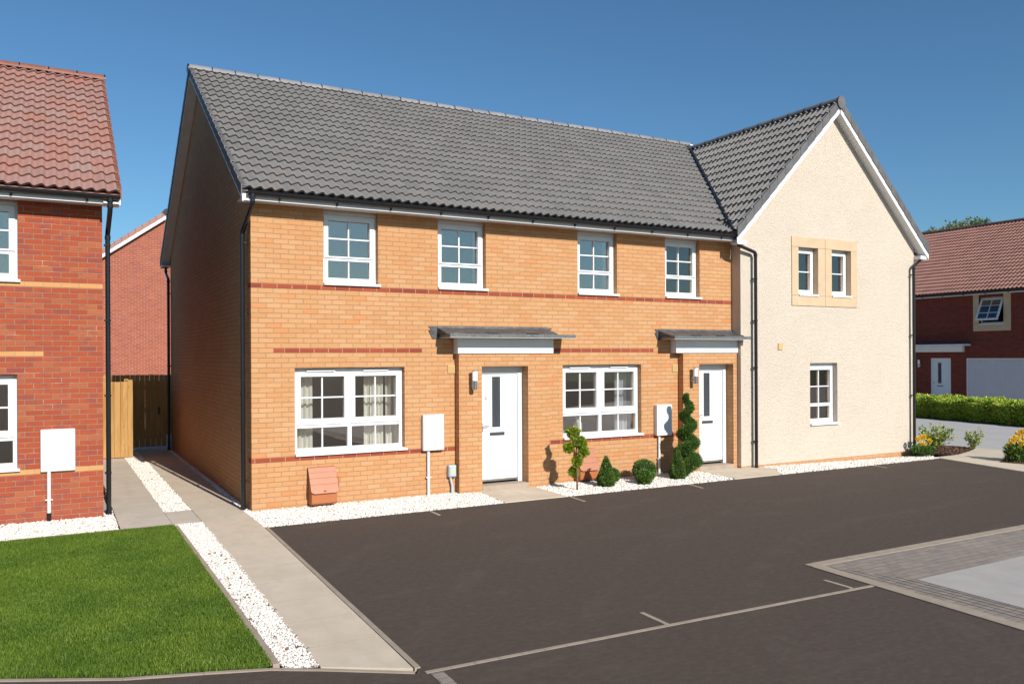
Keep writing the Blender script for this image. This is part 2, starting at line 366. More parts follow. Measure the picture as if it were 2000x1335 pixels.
# ------------------------------------------------------------------ roofs
def tiled_roof(name, A, U, W, width, length, mat, parent, roll=.153, gauge=.316, amp=.040, lift=.033, seg=8, flip=False, uo=0, vo=0):
    """A: eaves corner, U: unit along eaves, W: unit up the slope, wavy interlocking tiles as real geometry"""
    A, U, W = Vector(A), Vector(U).normalized(), Vector(W).normalized(); Nn = U.cross(W).normalized()
    if Nn.z < 0: Nn = -Nn
    nu = int(math.ceil(width/roll))*seg; us = np.linspace(0, math.ceil(width/roll)*roll, nu+1); us = np.minimum(us, width)
    t = (us/roll) % 1.0
    if flip: t = 1-t
    tt = np.clip(t/.70, 0, 1); wave = np.where(t < .70, .5-.5*np.cos(np.pi*tt), .5+.5*np.cos(np.pi*(t-.70)/.30))*amp
    nc = int(math.ceil(length/gauge)); V = []; F = []; UV = []
    a, u_, w_, n_ = [np.array(x) for x in (A, U, W, Nn)]
    base = 0
    for k in range(nc):
        s0 = k*gauge; s1 = min(length, (k+1)*gauge+.02); jit = RNG.normal(0, .0012, nu+1).cumsum()*.0
        rows = [(s0+.022, wave*.9-.004+0*us, ), (s0, wave+lift, ), ((s0+s1)/2, wave+lift*.5), (s1, wave+.0*us)]
        for s_, hgt in rows:
            V.append(a+us[:, None]*u_+s_*w_+hgt[:, None]*n_)
            UV.append(np.stack([us/roll+1e-3+uo, np.full(nu+1, k+.5+vo)], 1))
        for r in range(3):
            i = base+r*(nu+1)+np.arange(nu); F.append(np.stack([i, i+1, i+nu+2, i+nu+1], 1))
        base += 4*(nu+1)
    V = np.concatenate(V); F = np.concatenate(F); UV = np.concatenate(UV)
    # underside sheet
    me = bpy.data.meshes.new(name); off = np.array(aloc(parent)) if parent else 0
    V2 = np.array([a-.02*n_, a+width*u_-.02*n_, a+width*u_+length*w_-.02*n_, a+length*w_-.02*n_])
    nv = len(V); V = np.concatenate([V, V2]); UV = np.concatenate([UV, np.zeros((4, 2))]); F = np.concatenate([F, np.array([[nv, nv+1, nv+2, nv+3]])])
    me.from_pydata((V-off).tolist(), [], F.tolist()); me.update()
    uvl = me.uv_layers.new(name='UVMap'); li = np.empty(len(me.loops), dtype=np.int32); me.loops.foreach_get('vertex_index', li)
    uvl.data.foreach_set('uv', UV[li].astype(np.float32).ravel()); me.materials.append(mat)
    sm = np.ones(len(me.polygons), dtype=bool); me.polygons.foreach_set('use_smooth', sm)
    o = bpy.data.objects.new(name, me); COL.objects.link(o); o.parent = parent
    me.set_sharp_from_angle(angle=math.radians(38))
    return o
def ridge_tiles(name, A, B, mat, parent, r=.115, seglen=.45, drop=.03, n=10, full=math.pi*.95):
    A, B = Vector(A), Vector(B); L = (B-A).length; t = (B-A).normalized(); side = t.cross(Vector((0, 0, 1))).normalized(); up = side.cross(t)
    mb = MB(); k = max(1, round(L/seglen)); sl = L/k
    for i in range(k):
        s0, s1 = i*sl+.006, (i+1)*sl-.006; dz = random.uniform(-.004, .004)
        rings = []
        for s_, rr in ((s0, r), (s1, r), (s1, r-.02), (s0, r-.02)):
            ring = []
            for j in range(n+1):
                an = (math.pi-full)/2+full*j/n
                ring.append(A+t*s_+side*(rr*math.cos(an))+up*(rr*math.sin(an)-r+dz))
            rings.append(ring)
        b = len(mb.v)
        for ring in rings: mb.v += [tuple(p) for p in ring]
        m_ = n+1
        for a_ in range(4):
            c_ = (a_+1) % 4
            for j in range(n): mb.f.append((b+a_*m_+j, b+a_*m_+j+1, b+c_*m_+j+1, b+c_*m_+j))
        for j in (0, n): mb.f.append(tuple(b+a_*m_+j for a_ in range(4)))
    nf = len(mb.f); mj = mb      # dark union strips at the joints
    for i in range(k+1):
        p = A+t*(i*sl); ring = [[p+t*q+side*((r+.005)*math.cos((math.pi-full)/2+full*j/n))+up*((r+.005)*math.sin((math.pi-full)/2+full*j/n)-r) for j in range(n+1)] for q in (-.011, .011)]
        for j in range(n): mj.quad(ring[0][j], ring[0][j+1], ring[1][j+1], ring[1][j])
        mj.tube([p+t*-.006-up*r, p+t*.006-up*r], r-.006, 14)
    o = mk(name, mb, mat, parent); o.data.materials.append(M['black'])
    o.data.polygons.foreach_set('material_index', [0]*nf+[1]*(len(mb.f)-nf)); return o
def gutter(parent, path_a, path_b, outdir, brackets=0, r=.055):
    """half round gutter from a to b, outdir horizontal outward"""
    A, B, O = Vector(path_a), Vector(path_b), Vector(outdir).normalized(); mb = MB(); n = 10
    pr = []
    for rr in (r, r-.006):
        pr.append([(O*(-math.cos(math.pi*j/n)*rr)+Vector((0, 0, -math.sin(math.pi*j/n)*rr*1.05))) for j in range(n+1)])
    loop = pr[0]+pr[1][::-1]; b = len(mb.v)
    for e in (A, B): mb.v += [tuple(e+q) for q in loop]
    m_ = len(loop)
    for j in range(m_): mb.f.append((j, (j+1) % m_, m_+(j+1) % m_, m_+j))
    for e in (0, 1):  # stop ends
        mb.f.append(tuple(e*m_+j for j in range(n+1)))
    # raised outer lip
    mb.tube([A-O*r*-1+Vector((0, 0, .002)), B+O*r+Vector((0, 0, .002))], .007, 6)
    g = mk('gutter', mb, M['black'], parent)
    if brackets:
        first = None
        for i in range(brackets):
            p = A.lerp(B, (i+.55)/brackets); t = (B-A).normalized()
            if first is None:
                mb = MB(); w = .014
                pts = [p+O*(-math.cos(math.pi*j/8)*(r+.006))+Vector((0, 0, -math.sin(math.pi*j/8)*(r+.006)*1.05)) for j in range(9)]
                pts2 = [p-O*(r+.012)+Vector((0, 0, -r*1.05-.045)), p-O*(r*.4)+Vector((0, 0, -r*1.05-.02))]
                for q0, q1 in zip(pts[:-1], pts[1:]):
                    mb.quad(q0-t*w, q0+t*w, q1+t*w, q1-t*w)
                mb.prism([pts[0]-t*w, pts[3]-t*w, pts2[0]-t*w], t*2*w)
                first = mk('gutter_bracket', mb, M['black'], g); p0 = p
            else:
                c = first.copy(); COL.objects.link(c); c.parent = g; c.location = p-p0
    return g
def downpipe(parent, path, clips, wall, r=.034):
    """wall: unit vector from pipe toward wall"""
    path = [Vector(p) for p in path]; sm = [path[0]]
    for i in range(1, len(path)-1):
        a, b, c = path[i-1], path[i], path[i+1]; d0 = (a-b).normalized()*.05; d1 = (c-b).normalized()*.05
        sm += [b+d0, b+d0*.4+d1*.15, b+d1*.4+d0*.15, b+d1]
    sm.append(path[-1]); mb = MB(); mb.tube(sm, r, 14)
    mb.tube([path[0]+Vector((0, 0, .02)), path[0]-Vector((0, 0, .05))], r+.009, 14)
    for p in path[1:-1]:
        mb.tube([p-Vector((0, 0, .03)), p-Vector((0, 0, .085))] if p is path[-2] else [p+Vector((0, 0, .03)), p+Vector((0, 0, .06))], r+.006, 14)
    e = path[-1]; w = Vector(wall)
    mb.tube([e+Vector((0, 0, .06)), e+Vector((0, 0, -.01))], r+.007, 14)
    d = mk('downpipe', mb, M['black'], parent, smooth=False)
    for z in clips:
        q = Vector((e.x, e.y, z)); mb = MB(); mb.tube([q+Vector((0, 0, .012)), q-Vector((0, 0, .012))], r+.006, 14)
        s_ = w.cross(Vector((0, 0, 1))); a = q+w*.02-s_*.055; mb.prism([a+Vector((0, 0, -.012)), a+s_*.11+Vector((0, 0, -.012)), a+s_*.11+Vector((0, 0, .012)), a+Vector((0, 0, .012))], w*.03)
        mk('pipe_clip', mb, M['black'], d)
    return d
# ------------------------------------------------------------------ openings
def wall_grid(mb, T, x0, x1, z0, z1, holes, d0=0.0, th=.30, outer_th=None):
    xs = sorted({x0, x1, *[h[0] for h in holes], *[h[1] for h in holes]}); zs = sorted({z0, z1, *[h[2] for h in holes], *[h[3] for h in holes]})
    for i in range(len(xs)-1):
        for j in range(len(zs)-1):
            cx, cz = (xs[i]+xs[i+1])/2, (zs[j]+zs[j+1])/2
            if any(h[0] < cx < h[1] and h[2] < cz < h[3] for h in holes): continue
            a, b, c, e = xs[i], xs[i+1], zs[j], zs[j+1]
            mb.quad(T(a, d0, c), T(b, d0, c), T(b, d0, e), T(a, d0, e))
            mb.quad(T(a, d0+th, c), T(a, d0+th, e), T(b, d0+th, e), T(b, d0+th, c))
    for a, b, c, e in holes:
        q = d0+th
        mb.quad(T(a, d0, c), T(a, q, c), T(a, q, e), T(a, d0, e)); mb.quad(T(b, d0, c), T(b, d0, e), T(b, q, e), T(b, q, c))
        mb.quad(T(a, d0, e), T(a, q, e), T(b, q, e), T(b, d0, e)); mb.quad(T(a, d0, c), T(b, d0, c), T(b, q, c), T(a, q, c))
def fr_y(y0): return lambda u, d, z: (u, y0+d, z)      # facade looking towards -y
def fr_x(x0): return lambda u, d, z: (x0+d, -u, z)     # facade looking towards -x, u = -y
def window(parent, T, xl, xr, zb, zt, kind, rec=.105, sillx=.03, sill_out=.045, sill_l=.0, label=None):
    e = .001; F = MB(); P = MB(); A = rec; B = rec+.07
    def bar(x0, x1, z0, z1, d0=0.0, d1=0.0): F.box(x0, x1, A+d0, B+d1, z0, z1, T)
    h = zb+.03
    if kind == 'up':
        top = zt-.055
        bar(xl+e, xr-e, top, zt-e, -.02, 0); bar(xl+e, xl+.055, h, top); bar(xr-.055, xr-e, h, top)
        bar(xl+.055, xr-.055, h, h+.085); bar(xl+.055, xr-.055, top-.045, top)
        sx0, sx1 = xl+.055, xr-.055; tz = zb+.385; tz1 = zb+.455; gx0, gx1 = xl+.105, xr-.11
        bar(sx0, sx1, tz, tz1); bar(sx0, gx0, h+.085, tz); bar(gx1, sx1, h+.085, tz)
        # opening sash stands slightly proud
        Sx = MB(); s0, s1 = tz1-.025, top-.02
        for q in ((sx0-.02, gx0, s0, s1), (gx1, sx1+.02, s0, s1), (gx0, gx1, s0, tz1), (gx0, gx1, top-.095, s1)): Sx.box(q[0], q[1], A-.018, B-.02, q[2], q[3], T)
        cx = (gx0+gx1)/2; mz = (tz1+top-.095)/2
        bar(cx-.011, cx+.011, h+.085, tz, .02, -.02); bar(cx-.011, cx+.011, tz1, mz-.011, .02, -.02); bar(cx-.011, cx+.011, mz+.011, top-.095, .02, -.02); bar(gx0, gx1, mz-.011, mz+.011, .017, -.017)
        P.box(gx0-.01, gx1+.01, A+.036, A+.042, h+.06, top-.07, T); vents = []; sashes = [Sx]
    elif kind == 'down':
        top = zt-.012; m = (xl+xr)/2
        bar(xl+e, xl+.058, h, top); bar(xr-.058, xr-e, h, top); bar(xl+.058, xr-.058, h, h+.06); bar(xl+.058, xr-.058, top-.075, top)
        tz, tz1 = zb+.405, zb+.475; bar(xl+.058, xr-.058, tz, tz1); bar(m-.033, m+.033, h+.06, tz); bar(m-.033, m+.033, tz1, top-.075)
        sashes = []; gtop = zt-.135; gbot = zb+.545
        for a, b in ((xl+.058, m-.033), (m+.033, xr-.058)):
            Sx = MB(); s0, s1, w = tz1-.02, top-.065, .055
            for q in ((a-.012, a+w, s0, s1), (b-w, b+.012, s0, s1), (a+w, b-w, s0, gbot), (a+w, b-w, gtop, s1)): Sx.box(q[0], q[1], A-.018, B-.02, q[2], q[3], T)
            sashes.append(Sx); cx = (a+b)/2; mz = (gbot+gtop)/2
            bar(cx-.011, cx+.011, h+.06, tz, .02, -.02); bar(cx-.011, cx+.011, gbot, mz-.011, .02, -.02); bar(cx-.011, cx+.011, mz+.011, gtop, .02, -.02); bar(a+w, b-w, mz-.011, mz+.011, .017, -.017)
            P.box(a-.005, b+.005, A+.036, A+.042, h+.05, top-.07, T)
        vents = [(xl+.20, m-.24), (m+.22, xr-.26)]
        vz = top-.035
    elif kind == 'slot':     # narrow one-light window with a single bar
        top = zt-.03
        bar(xl+e, xl+.055, h, top); bar(xr-.055, xr-e, h, top); bar(xl+.055, xr-.055, h, h+.055); bar(xl+e, xr-e, top, zt-e, -.01, 0); bar(xl+.055, xr-.055, top-.04, top)
        Sx = MB(); w = .05; a, b, s0, s1 = xl+.045, xr-.045, h+.045, top-.03
        for q in ((a, a+w+.01, s0, s1), (b-w-.01, b, s0, s1), (a+w+.01, b-w-.01, s0, s0+w), (a+w+.01, b-w-.01, s1-w, s1)): Sx.box(q[0], q[1], A-.018, B-.02, q[2], q[3], T)
        sashes = [Sx]; mz = (s0+s1)/2; bar(a+w, b-w, mz-.011, mz+.011, .017, -.017); P.box(a+.03, b-.03, A+.036, A+.042, s0+.03, s1-.03, T); vents = []
    elif kind == 'hole':
        bar(xl+e, xl+.055, h, zt-e); bar(xr-.055, xr-e, h, zt-e); bar(xl+.055, xr-.055, h, h+.055); bar(xl+.055, xr-.055, zt-.055, zt-e)
        sashes = []; vents = []; P = None
    f = mk('window', F, M['upvc'], parent, label=label)
    for Sx in sashes: mk('opening_sash', Sx, M['upvc'], f)
    if P and P.v: mk('pane', P, M['glass'], f)
    for a, b in vents: mk('trickle_vent', MB().box(a, b, A-.034, A-.001, vz-.013, vz+.013, T), M['upvc'], f)
    sm = MB(); sm.box(xl+.002, xr-.002, -.0, A+.01, zb+.002, h, T)
    sm.box(xl+.004-sill_l, xr+sillx, -sill_out, -.001, zb-.012, h-.004, T)
    mk('sill', sm, M['upvc'], f)
    return f
# ------------------------------------------------------------------ shared house pieces
def verge(parent, P0, W, length, out, tmat, bmat, inner, gauge=.316, boardh=.12, capd=.17, under=.0, overhang=.19, soffit=True, rot=1):
    """verge caps, barge board and soffit along one slope. P0 on the tile plane at the outer verge edge, eaves end; out = outward unit; vertical sizes"""
    P0, W, O = Vector(P0), Vector(W).normalized(), Vector(out); Z = Vector((0, 0, 1)); mb = MB(); k = int(math.ceil(length/gauge))
    for i in range(k):
        s0, s1 = i*gauge, min(length, (i+1)*gauge-.010)
        a, b = P0+W*s0, P0+W*s1
        mb.prism([a-Z*(capd-.016), b-Z*(capd-.0), b+Z*.034, a+Z*.060], O*.016)
        mb.prism([a+Z*.060-O*.050, b+Z*.034-O*.050, b+Z*.046-O*.050, a+Z*.074-O*.050], O*.050+O*.016)
    mk('verge_tiles', mb, tmat, parent)
    a, b = P0-Z*(capd+boardh), P0+W*length-Z*(capd+boardh)
    mk('barge_board', MB().prism([a, b, b+Z*(boardh+.02), a+Z*(boardh+.02)], -O*.022), bmat, parent)
    if soffit:
        a, b = a-O*.022+Z*.012, b-O*.022+Z*.012; w = overhang-.022
        mk('soffit', MB().prism([a, b, b+Z*.012, a+Z*.012], -O*w), bmat, parent)
def front_door(parent, T, xl, xr, zb, zt, rec, number=True, mat='door', hinge=1):
    fm = MB(); A = rec
    fm.box(xl+.001, xl+.075, A, A+.07, zb+.001, zt-.001, T).box(xr-.098, xr-.001, A, A+.07, zb+.001, zt-.001, T).box(xl+.075, xr-.098, A, A+.07, zt-.125, zt-.001, T)
    fr = mk('door_frame', fm, M['upvc'], parent)
    lx0, lx1, lz0, lz1 = xl+.075, xr-.098, zb+.035, zt-.125
    w = lx1-lx0; gx0, gx1, gz0, gz1 = lx0+w*.31, lx0+w*.53, 1.07, 1.945
    d = MB(); B = A+.022
    for q in ((lx0+.003, gx0, lz0, lz1-.003), (gx1, lx1-.003, lz0, lz1-.003), (gx0, gx1, lz0, gz0), (gx0, gx1, gz1, lz1-.003)): d.box(q[0], q[1], B, B+.04, q[2], q[3], T)
    for q in ((gx0-.028, gx0, gz0-.028, gz1+.028), (gx1, gx1+.028, gz0-.028, gz1+.028), (gx0, gx1, gz0-.028, gz0), (gx0, gx1, gz1, gz1+.028)): d.box(q[0], q[1], B-.009, B+.005, q[2], q[3], T)
    door = mk('door', d, M[mat], parent)
    g = MB().box(gx0-.002, gx1+.002, B+.014, B+.02, gz0-.002, gz1+.002, T); mk('door_glass', g, M['doorglass'], door)
    cm = MB(); c = B+.009
    for x in (gx0+.022, gx1-.024): cm.box(x, x+.0035, c, c+.004, gz0, gz1, T)
    for z in (gz0+.055, gz1-.06): cm.box(gx0, gx1, c-.0015, c+.002, z, z+.0035, T)
    mk('glass_leading', cm, M['chrome'], door)
    lb = MB(); a0, a1 = gx0-.045, gx1+.085
    lb.box(a0, a1, B-.008, B-.0005, .925, .985, T); mk('letterbox', lb, M['chrome'], door)
    mk('letterbox_flap', MB().box(a0+.012, a1-.012, B-.014, B-.0085, .935, .968, T), M['darkmetal'], door)
    hm = MB(); hx = lx0+.035
    hm.box(hx-.014, hx+.014, B-.007, B-.0005, 1.0, 1.14, T); hm.tube([T(hx, B-.005, 1.10), T(hx, B-.045, 1.10), T(hx+.02, B-.052, 1.10), T(hx+.12, B-.052, 1.10)], .008, 8)
    mk('handle', hm, M['chrome'], door)
    mk('weather_bar', MB().box(lx0+.01, lx1-.01, B-.022, B-.0005, zb+.045, zb+.075, T), M['chrome'], door)
    if number:
        nm = MB(); nx, nz, hh = lx0+.085, 1.545, .075
        P = lambda a, b: T(nx+a*hh, B-.004, nz+b*hh)
        def stroke(p, q, t=.10):
            dx, dz = q[0]-p[0], q[1]-p[1]; L = math.hypot(dx, dz); ox, oz = -dz/L*t/2, dx/L*t/2
            nm.poly([P(p[0]+ox, p[1]+oz), P(q[0]+ox, q[1]+oz), P(q[0]-ox, q[1]-oz), P(p[0]-ox, p[1]-oz)])
        stroke((.42, 0), (.42, 1)); stroke((.40, .98), (.02, .30)); stroke((0, .29), (.60, .29))
        mk('house_number', nm, M['chrome'], door)
    return door
def canopy(parent, T, bx0, bx1, sx0, sx1, zb=2.349, zt=2.608, boxd=.177, slabd=.458, fl=(2.86, 5.25), notchR=True, wrapL=True):
    mk('porch_fascia', MB().box(bx0, bx1, -boxd, -.001, zb, zt, T), M['fascia'], parent, bevel=.003)
    sl = mk('canopy', MB().box(sx0, sx1, -slabd, -.001, 2.6145, 2.672, T), M['slabgrp'], parent, bevel=.003)
    mk('canopy_soffit', MB().box(sx0+.004, sx1-.004, -slabd+.004, -.001, zt+.0005, 2.614, T), M['fascia'], sl)
    f = MB(); a, b = fl
    prof = [(-.002, 2.676), (-slabd+.10, 2.676), (-slabd+.10, 2.69), (-.03, 2.775), (-.018, 2.81), (-.002, 2.81)]
    x0, x1 = sx0-.03, b-.10
    n = 24; b0 = len(f.v)
    for i in range(n+1):
        x = x0+(x1-x0)*i/n
        for y, z in prof: f.v.append(T(x, y+(random.uniform(-.004, .004) if 0 < i < n else 0), z+(random.uniform(-.003, .003) if 0 < i < n else 0)))
    m_ = len(prof)
    for i in range(n):
        for j in range(m_):
            q = b0+i*m_; f.f.append((q+j, q+(j+1) % m_, q+m_+(j+1) % m_, q+m_+j))
    f.f.append(tuple(b0+j for j in range(m_))); f.f.append(tuple(b0+n*m_+j for j in range(m_)))
    if wrapL:
        f.prism([T(a, -.014, 2.805), T(a+.19, -.014, 2.80), T(a+.19, -.014, 2.60), T(a+.075, -.014, 2.595), T(a+.0, -.014, 2.735), T(a+.05, -.014, 2.745)], Vector(T(0, .012, 0))-Vector(T(0, 0, 0)))
    if notchR:
        f.prism([T(b-.14, -.014, 2.802), T(b, -.014, 2.798), T(b-.055, -.014, 2.75), T(b, -.014, 2.735), T(b-.02, -.014, 2.69), T(b-.14, -.014, 2.69)], Vector(T(0, .012, 0))-Vector(T(0, 0, 0)))
    fl_ = mk('lead_flashing', f, M['lead'], sl)
    for s_ in (.34, .66):
        x = sx0+(sx1-sx0)*s_
        mk('lead_clip_shadow', MB().box(x-.11, x+.11, -slabd+.085, -slabd+.099, 2.683, 2.706, T), M['concrete'], sl)  # dark bars drawn in as the shadows of the lead clips
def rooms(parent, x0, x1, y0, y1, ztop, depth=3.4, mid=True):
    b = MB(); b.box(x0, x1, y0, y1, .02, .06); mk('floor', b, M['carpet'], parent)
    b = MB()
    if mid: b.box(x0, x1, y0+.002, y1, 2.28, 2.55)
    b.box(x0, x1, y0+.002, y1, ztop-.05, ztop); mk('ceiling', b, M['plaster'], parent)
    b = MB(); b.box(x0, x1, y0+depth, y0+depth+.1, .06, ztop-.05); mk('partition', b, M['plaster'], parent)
def curtain(parent, x0, x1, y, z0, z1, mat, name='curtain', pleat=.085, amp=.032):
    n = int((x1-x0)/.008); V = []; F = []
    for i in range(n+1):
        x = x0+(x1-x0)*i/n; ph = x/pleat*2*math.pi+1.3*math.sin(x*9)
        for z in (z1, (z0+z1)/2, z0): V.append((x+.3*amp*math.sin(ph*.5)*(z1-z)/(z1-z0), y+amp*math.sin(ph)*(.7+.3*(z1-z)/(z1-z0)), z))
    for i in range(n):
        for j in range(2): F.append((i*3+j, i*3+3+j, i*3+4+j, i*3+1+j))
    mb = MB(); mb.v = V; mb.f = F
    o = mk(name, mb, mat, parent, smooth=True); return o

# ------------------------------------------------------------------ yellow brick house
SL = .64; L0 = math.hypot(1, SL)
H = thing('brick_house', (4.8, 4.8, 0), 'yellow brick terraced house with a grey tiled roof, two white front doors and red bands', 'house')
T0 = fr_y(0)
WU = [(1.10, 1.995), (3.042, 3.94), (5.828, 6.715), (7.869, 8.75)]
WD = [(.647, 2.438), (5.495, 7.273)]
D1, D2 = (3.777, 4.682), (8.593, 9.498)
holes = [(a, b, 3.432, 4.5985) for a, b in WU]+[(a, b, .795, 2.133) for a, b in WD]+[(a, b, .03, 2.128) for a, b in (D1, D2)]
w = MB(); wall_grid(w, T0, 0, 9.606, -.15, 4.60, holes)
zt = lambda y: 8.035-.14-SL*abs(y-4.81)
w.quad((0, 0, 4.6), (9.606, 0, 4.6), (9.606, 0, zt(0)), (0, 0, zt(0)))
for x in (0, .3): w.poly([(x, 0, -.15), (x, 9.63, -.15), (x, 9.63, zt(9.63)), (x, 4.81, zt(4.81)), (x, 0, zt(0))])
w.quad((0, 9.63, -.15), (15.1, 9.63, -.15), (15.1, 9.63, zt(9.63)), (0, 9.63, zt(9.63)))
w.quad((9.59, 0.3, -.15), (9.59, 9.63, -.15), (9.59, 9.63, 4.9), (9.59, 0.3, 4.9))
mk('wall', w, M['ybrick'], H)
for (px0, px1), dr in (((3.347, 5.117), D1), ((8.185, 9.593), D2)):
    p = MB(); wall_grid(p, fr_y(-.15), px0, px1, -.15, 2.349, [(dr[0], dr[1], .03, 2.128)], th=.149)
    p.quad((px0, -.15, -.15), (px0, -.001, -.15), (px0, -.001, 2.349), (px0, -.15, 2.349)); p.quad((px1, -.15, -.15), (px1, -.15, 2.349), (px1, -.001, 2.349), (px1, -.001, -.15))
    mk('porch_wall', p, M['ybrick'], H)
    mk('doorstep', MB().box(dr[0]+.002, dr[1]-.002, -.153, .12, .0, .098), M['pinkedge'], H)
def band(parent, segs, zt_, y, mat, side=None):
    for a, c in segs:
        b = MB().box(a, c, y-.003, y+.05, zt_-.070, zt_-.005)
        if side is not None and a < .1: b.box(side-.003, side+.05, y+.0502, y+.20, zt_-.070, zt_-.005)
        mk('brick_band', b, mat, parent)
band(H, [(-.003, 9.603)], 3.414, 0, M['rband'], 0); band(H, [(.33, 2.755), (5.16, 7.57)], 2.439, 0, M['rband']); band(H, [(-.003, 3.346), (5.119, 8.184)], .789, 0, M['rband'], 0)
for (a, b) in WU: window(H, T0, a, b, 3.432, 4.5985, 'up')
for (a, b) in WD: window(H, T0, a, b, .795, 2.133, 'down')
front_door(H, T0, D1[0], D1[1], .10, 2.128, .05); front_door(H, T0, D2[0], D2[1], .10, 2.128, .05, number=False)
canopy(H, T0, 3.320, 5.190, 3.05, 5.483, fl=(2.86, 5.27)); canopy(H, T0, 7.992, 9.600, 7.719, 9.598, fl=(7.60, 9.70), notchR=False)
mk('canopy_end', MB().box(9.5985, 9.68, -.458, -.275, 2.6145, 2.672), M['slabgrp'], H)
rooms(H, .31, 9.58, .305, 9.3, 4.78)
mk('partition', MB().box(5.0, 5.1, .31, 9.3, .06, 4.7), M['plaster'], H)
# roof
W_ = Vector((0, 1, SL)).normalized(); LEN = 5.18*L0
tiled_roof('roof', (-.19, -.37, 4.72), (1, 0, 0), W_, .153*62, LEN, M['rooftile'], H)
k2 = 2*.316; A2 = Vector((-.19+.153*62, -.37, 4.72))+W_*k2
tiled_roof('roof', A2, (1, 0, 0), W_, 15.29-A2.x, LEN-k2, M['rooftile'], H, uo=62, vo=2)
tiled_roof('roof', (15.29, 9.99, 4.72), (-1, 0, 0), Vector((0, -1, SL)), 15.48, LEN, M['rooftile'], H)
ridge_tiles('ridge_tiles', (-.215, 4.81, 8.125), (12.7, 4.81, 8.125), M['ridge'], H, r=.12)
verge(H, (-.19, -.37, 4.72), (0, 1, SL), LEN-.03, (-1, 0, 0), M['vergecap'], M['fascia'], 0, boardh=.055, capd=.11, overhang=.19)
verge(H, (-.19, 9.99, 4.72), (0, -1, SL), LEN-.03, (-1, 0, 0), M['vergecap'], M['fascia'], 0, boardh=.055, capd=.11, overhang=.19)
f = mk('fascia', MB().box(-.188, 9.37, -.31, -.288, 4.590, 4.70), M['fascia'], H)
mk('soffit', MB().box(-.188, 9.60, -.288, -.002, 4.600, 4.612), M['fascia'], H)
mk('rear_fascia', MB().box(-.188, 15.3, 9.91, 9.94, 4.590, 4.70), M['fascia'], H)
mk('rear_soffit', MB().box(-.188, 15.3, 9.635, 9.91, 4.600, 4.612), M['fascia'], H)
gutter(H, (-.12, -.368, 4.70), (9.43, -.368, 4.70), (0, -1, 0), 11)
gutter(H, (-.16, 9.998, 4.70), (3.0, 9.998, 4.70), (0, 1, 0))
downpipe(H, [(-.045, -.372, 4.65), (-.045, -.372, 4.52), (-.085, .19, 4.18), (-.085, .19, .02)], (4.02, 2.95, 1.75, .45), (1, 0, 0))
downpipe(H, [(-.07, 9.95, 4.65), (-.07, 9.95, 4.45), (-.07, 9.45, 4.25), (-.07, 9.45, .02)], (3.9, 2.1, .8), (1, 0, 0))
for x0, x1, z0, z1 in ((3.206, 3.335, 2.018, 2.160), (8.03, 8.165, 1.975, 2.125)):
    v = MB().box(x0, x1, -.016, -.001, z0, z1)
    for i in range(7): v.box(x0+.014, x1-.014, -.022, -.0165, z0+.014+i*.017, z0+.022+i*.017)
    mk('vent_cover', v, M['ventcover'], H)
# rooms' furnishings seen through the panes belong to the house windows
curtain(H, .72, 1.02, .36, .75, 2.2, M['curtain']); curtain(H, 1.86, 2.20, .36, .75, 2.2, M['curtain']); curtain(H, 2.24, 2.52, .40, .75, 2.2, M['curtain'])
curtain(H, 6.93, 7.30, .38, .75, 2.2, M['curtaingrey'])
for a, b in ((1.93, 2.06), (3.87, 4.0), (6.62, 6.78)): curtain(H, a, b, .36, 3.4, 4.6, M['curtaingrey'], amp=.02)
bl = MB()
for i in range(26):
    z = 3.50+i*.041; bl.prism([(7.90, .30, z), (7.90, .322, z+.012), (7.90, .323, z+.014), (7.90, .301, z+.002)], (.80, 0, 0))
mk('window_blind', bl, M['blind'], H)
for a, b in WD: mk('window_board', MB().box(a-.05, b+.05, .18, .42, .80, .835), M['fascia'], H)

# ------------------------------------------------------------------ cream rendered house
R = thing('rendered_house', (12.35, 4.5, 0), 'cream pebbledash gable fronted house with a paired window in a sandstone surround', 'house')
GY = -.252; TG = fr_y(GY); zg = lambda x: 7.80-.16-abs(x-12.35)
w = MB(); wall_grid(w, TG, 9.606, 15.1, .045, 4.60, [(11.10, 13.05, 3.40, 4.60), (11.605, 12.460, .80, 2.125)], th=.30)
w.poly([(9.606, GY, 4.6), (11.10, GY, 4.6), (11.10, GY, 4.76), (13.05, GY, 4.76), (13.05, GY, 4.6), (15.1, GY, 4.6), (15.1, GY, zg(15.1)), (12.35, GY, zg(12.35)), (9.606, GY, zg(9.606))])
w.quad((9.606, GY, .045), (9.606, .30, .045), (9.606, .30, 4.9), (9.606, GY, 4.9))
w.quad((15.1, GY, .045), (15.1, 9.6, .045), (15.1, 9.6, 4.9), (15.1, GY, 4.9))
w.quad((15.1, GY+.3, .045), (9.62, GY+.3, .045), (9.62, GY+.3, .046), (15.1, GY+.3, .046))
mk('wall', w, M['render'], R)
mk('plinth', MB().box(9.612, 15.095, GY+.006, GY+.2, -.2, .0445), M['ybrick'], R)
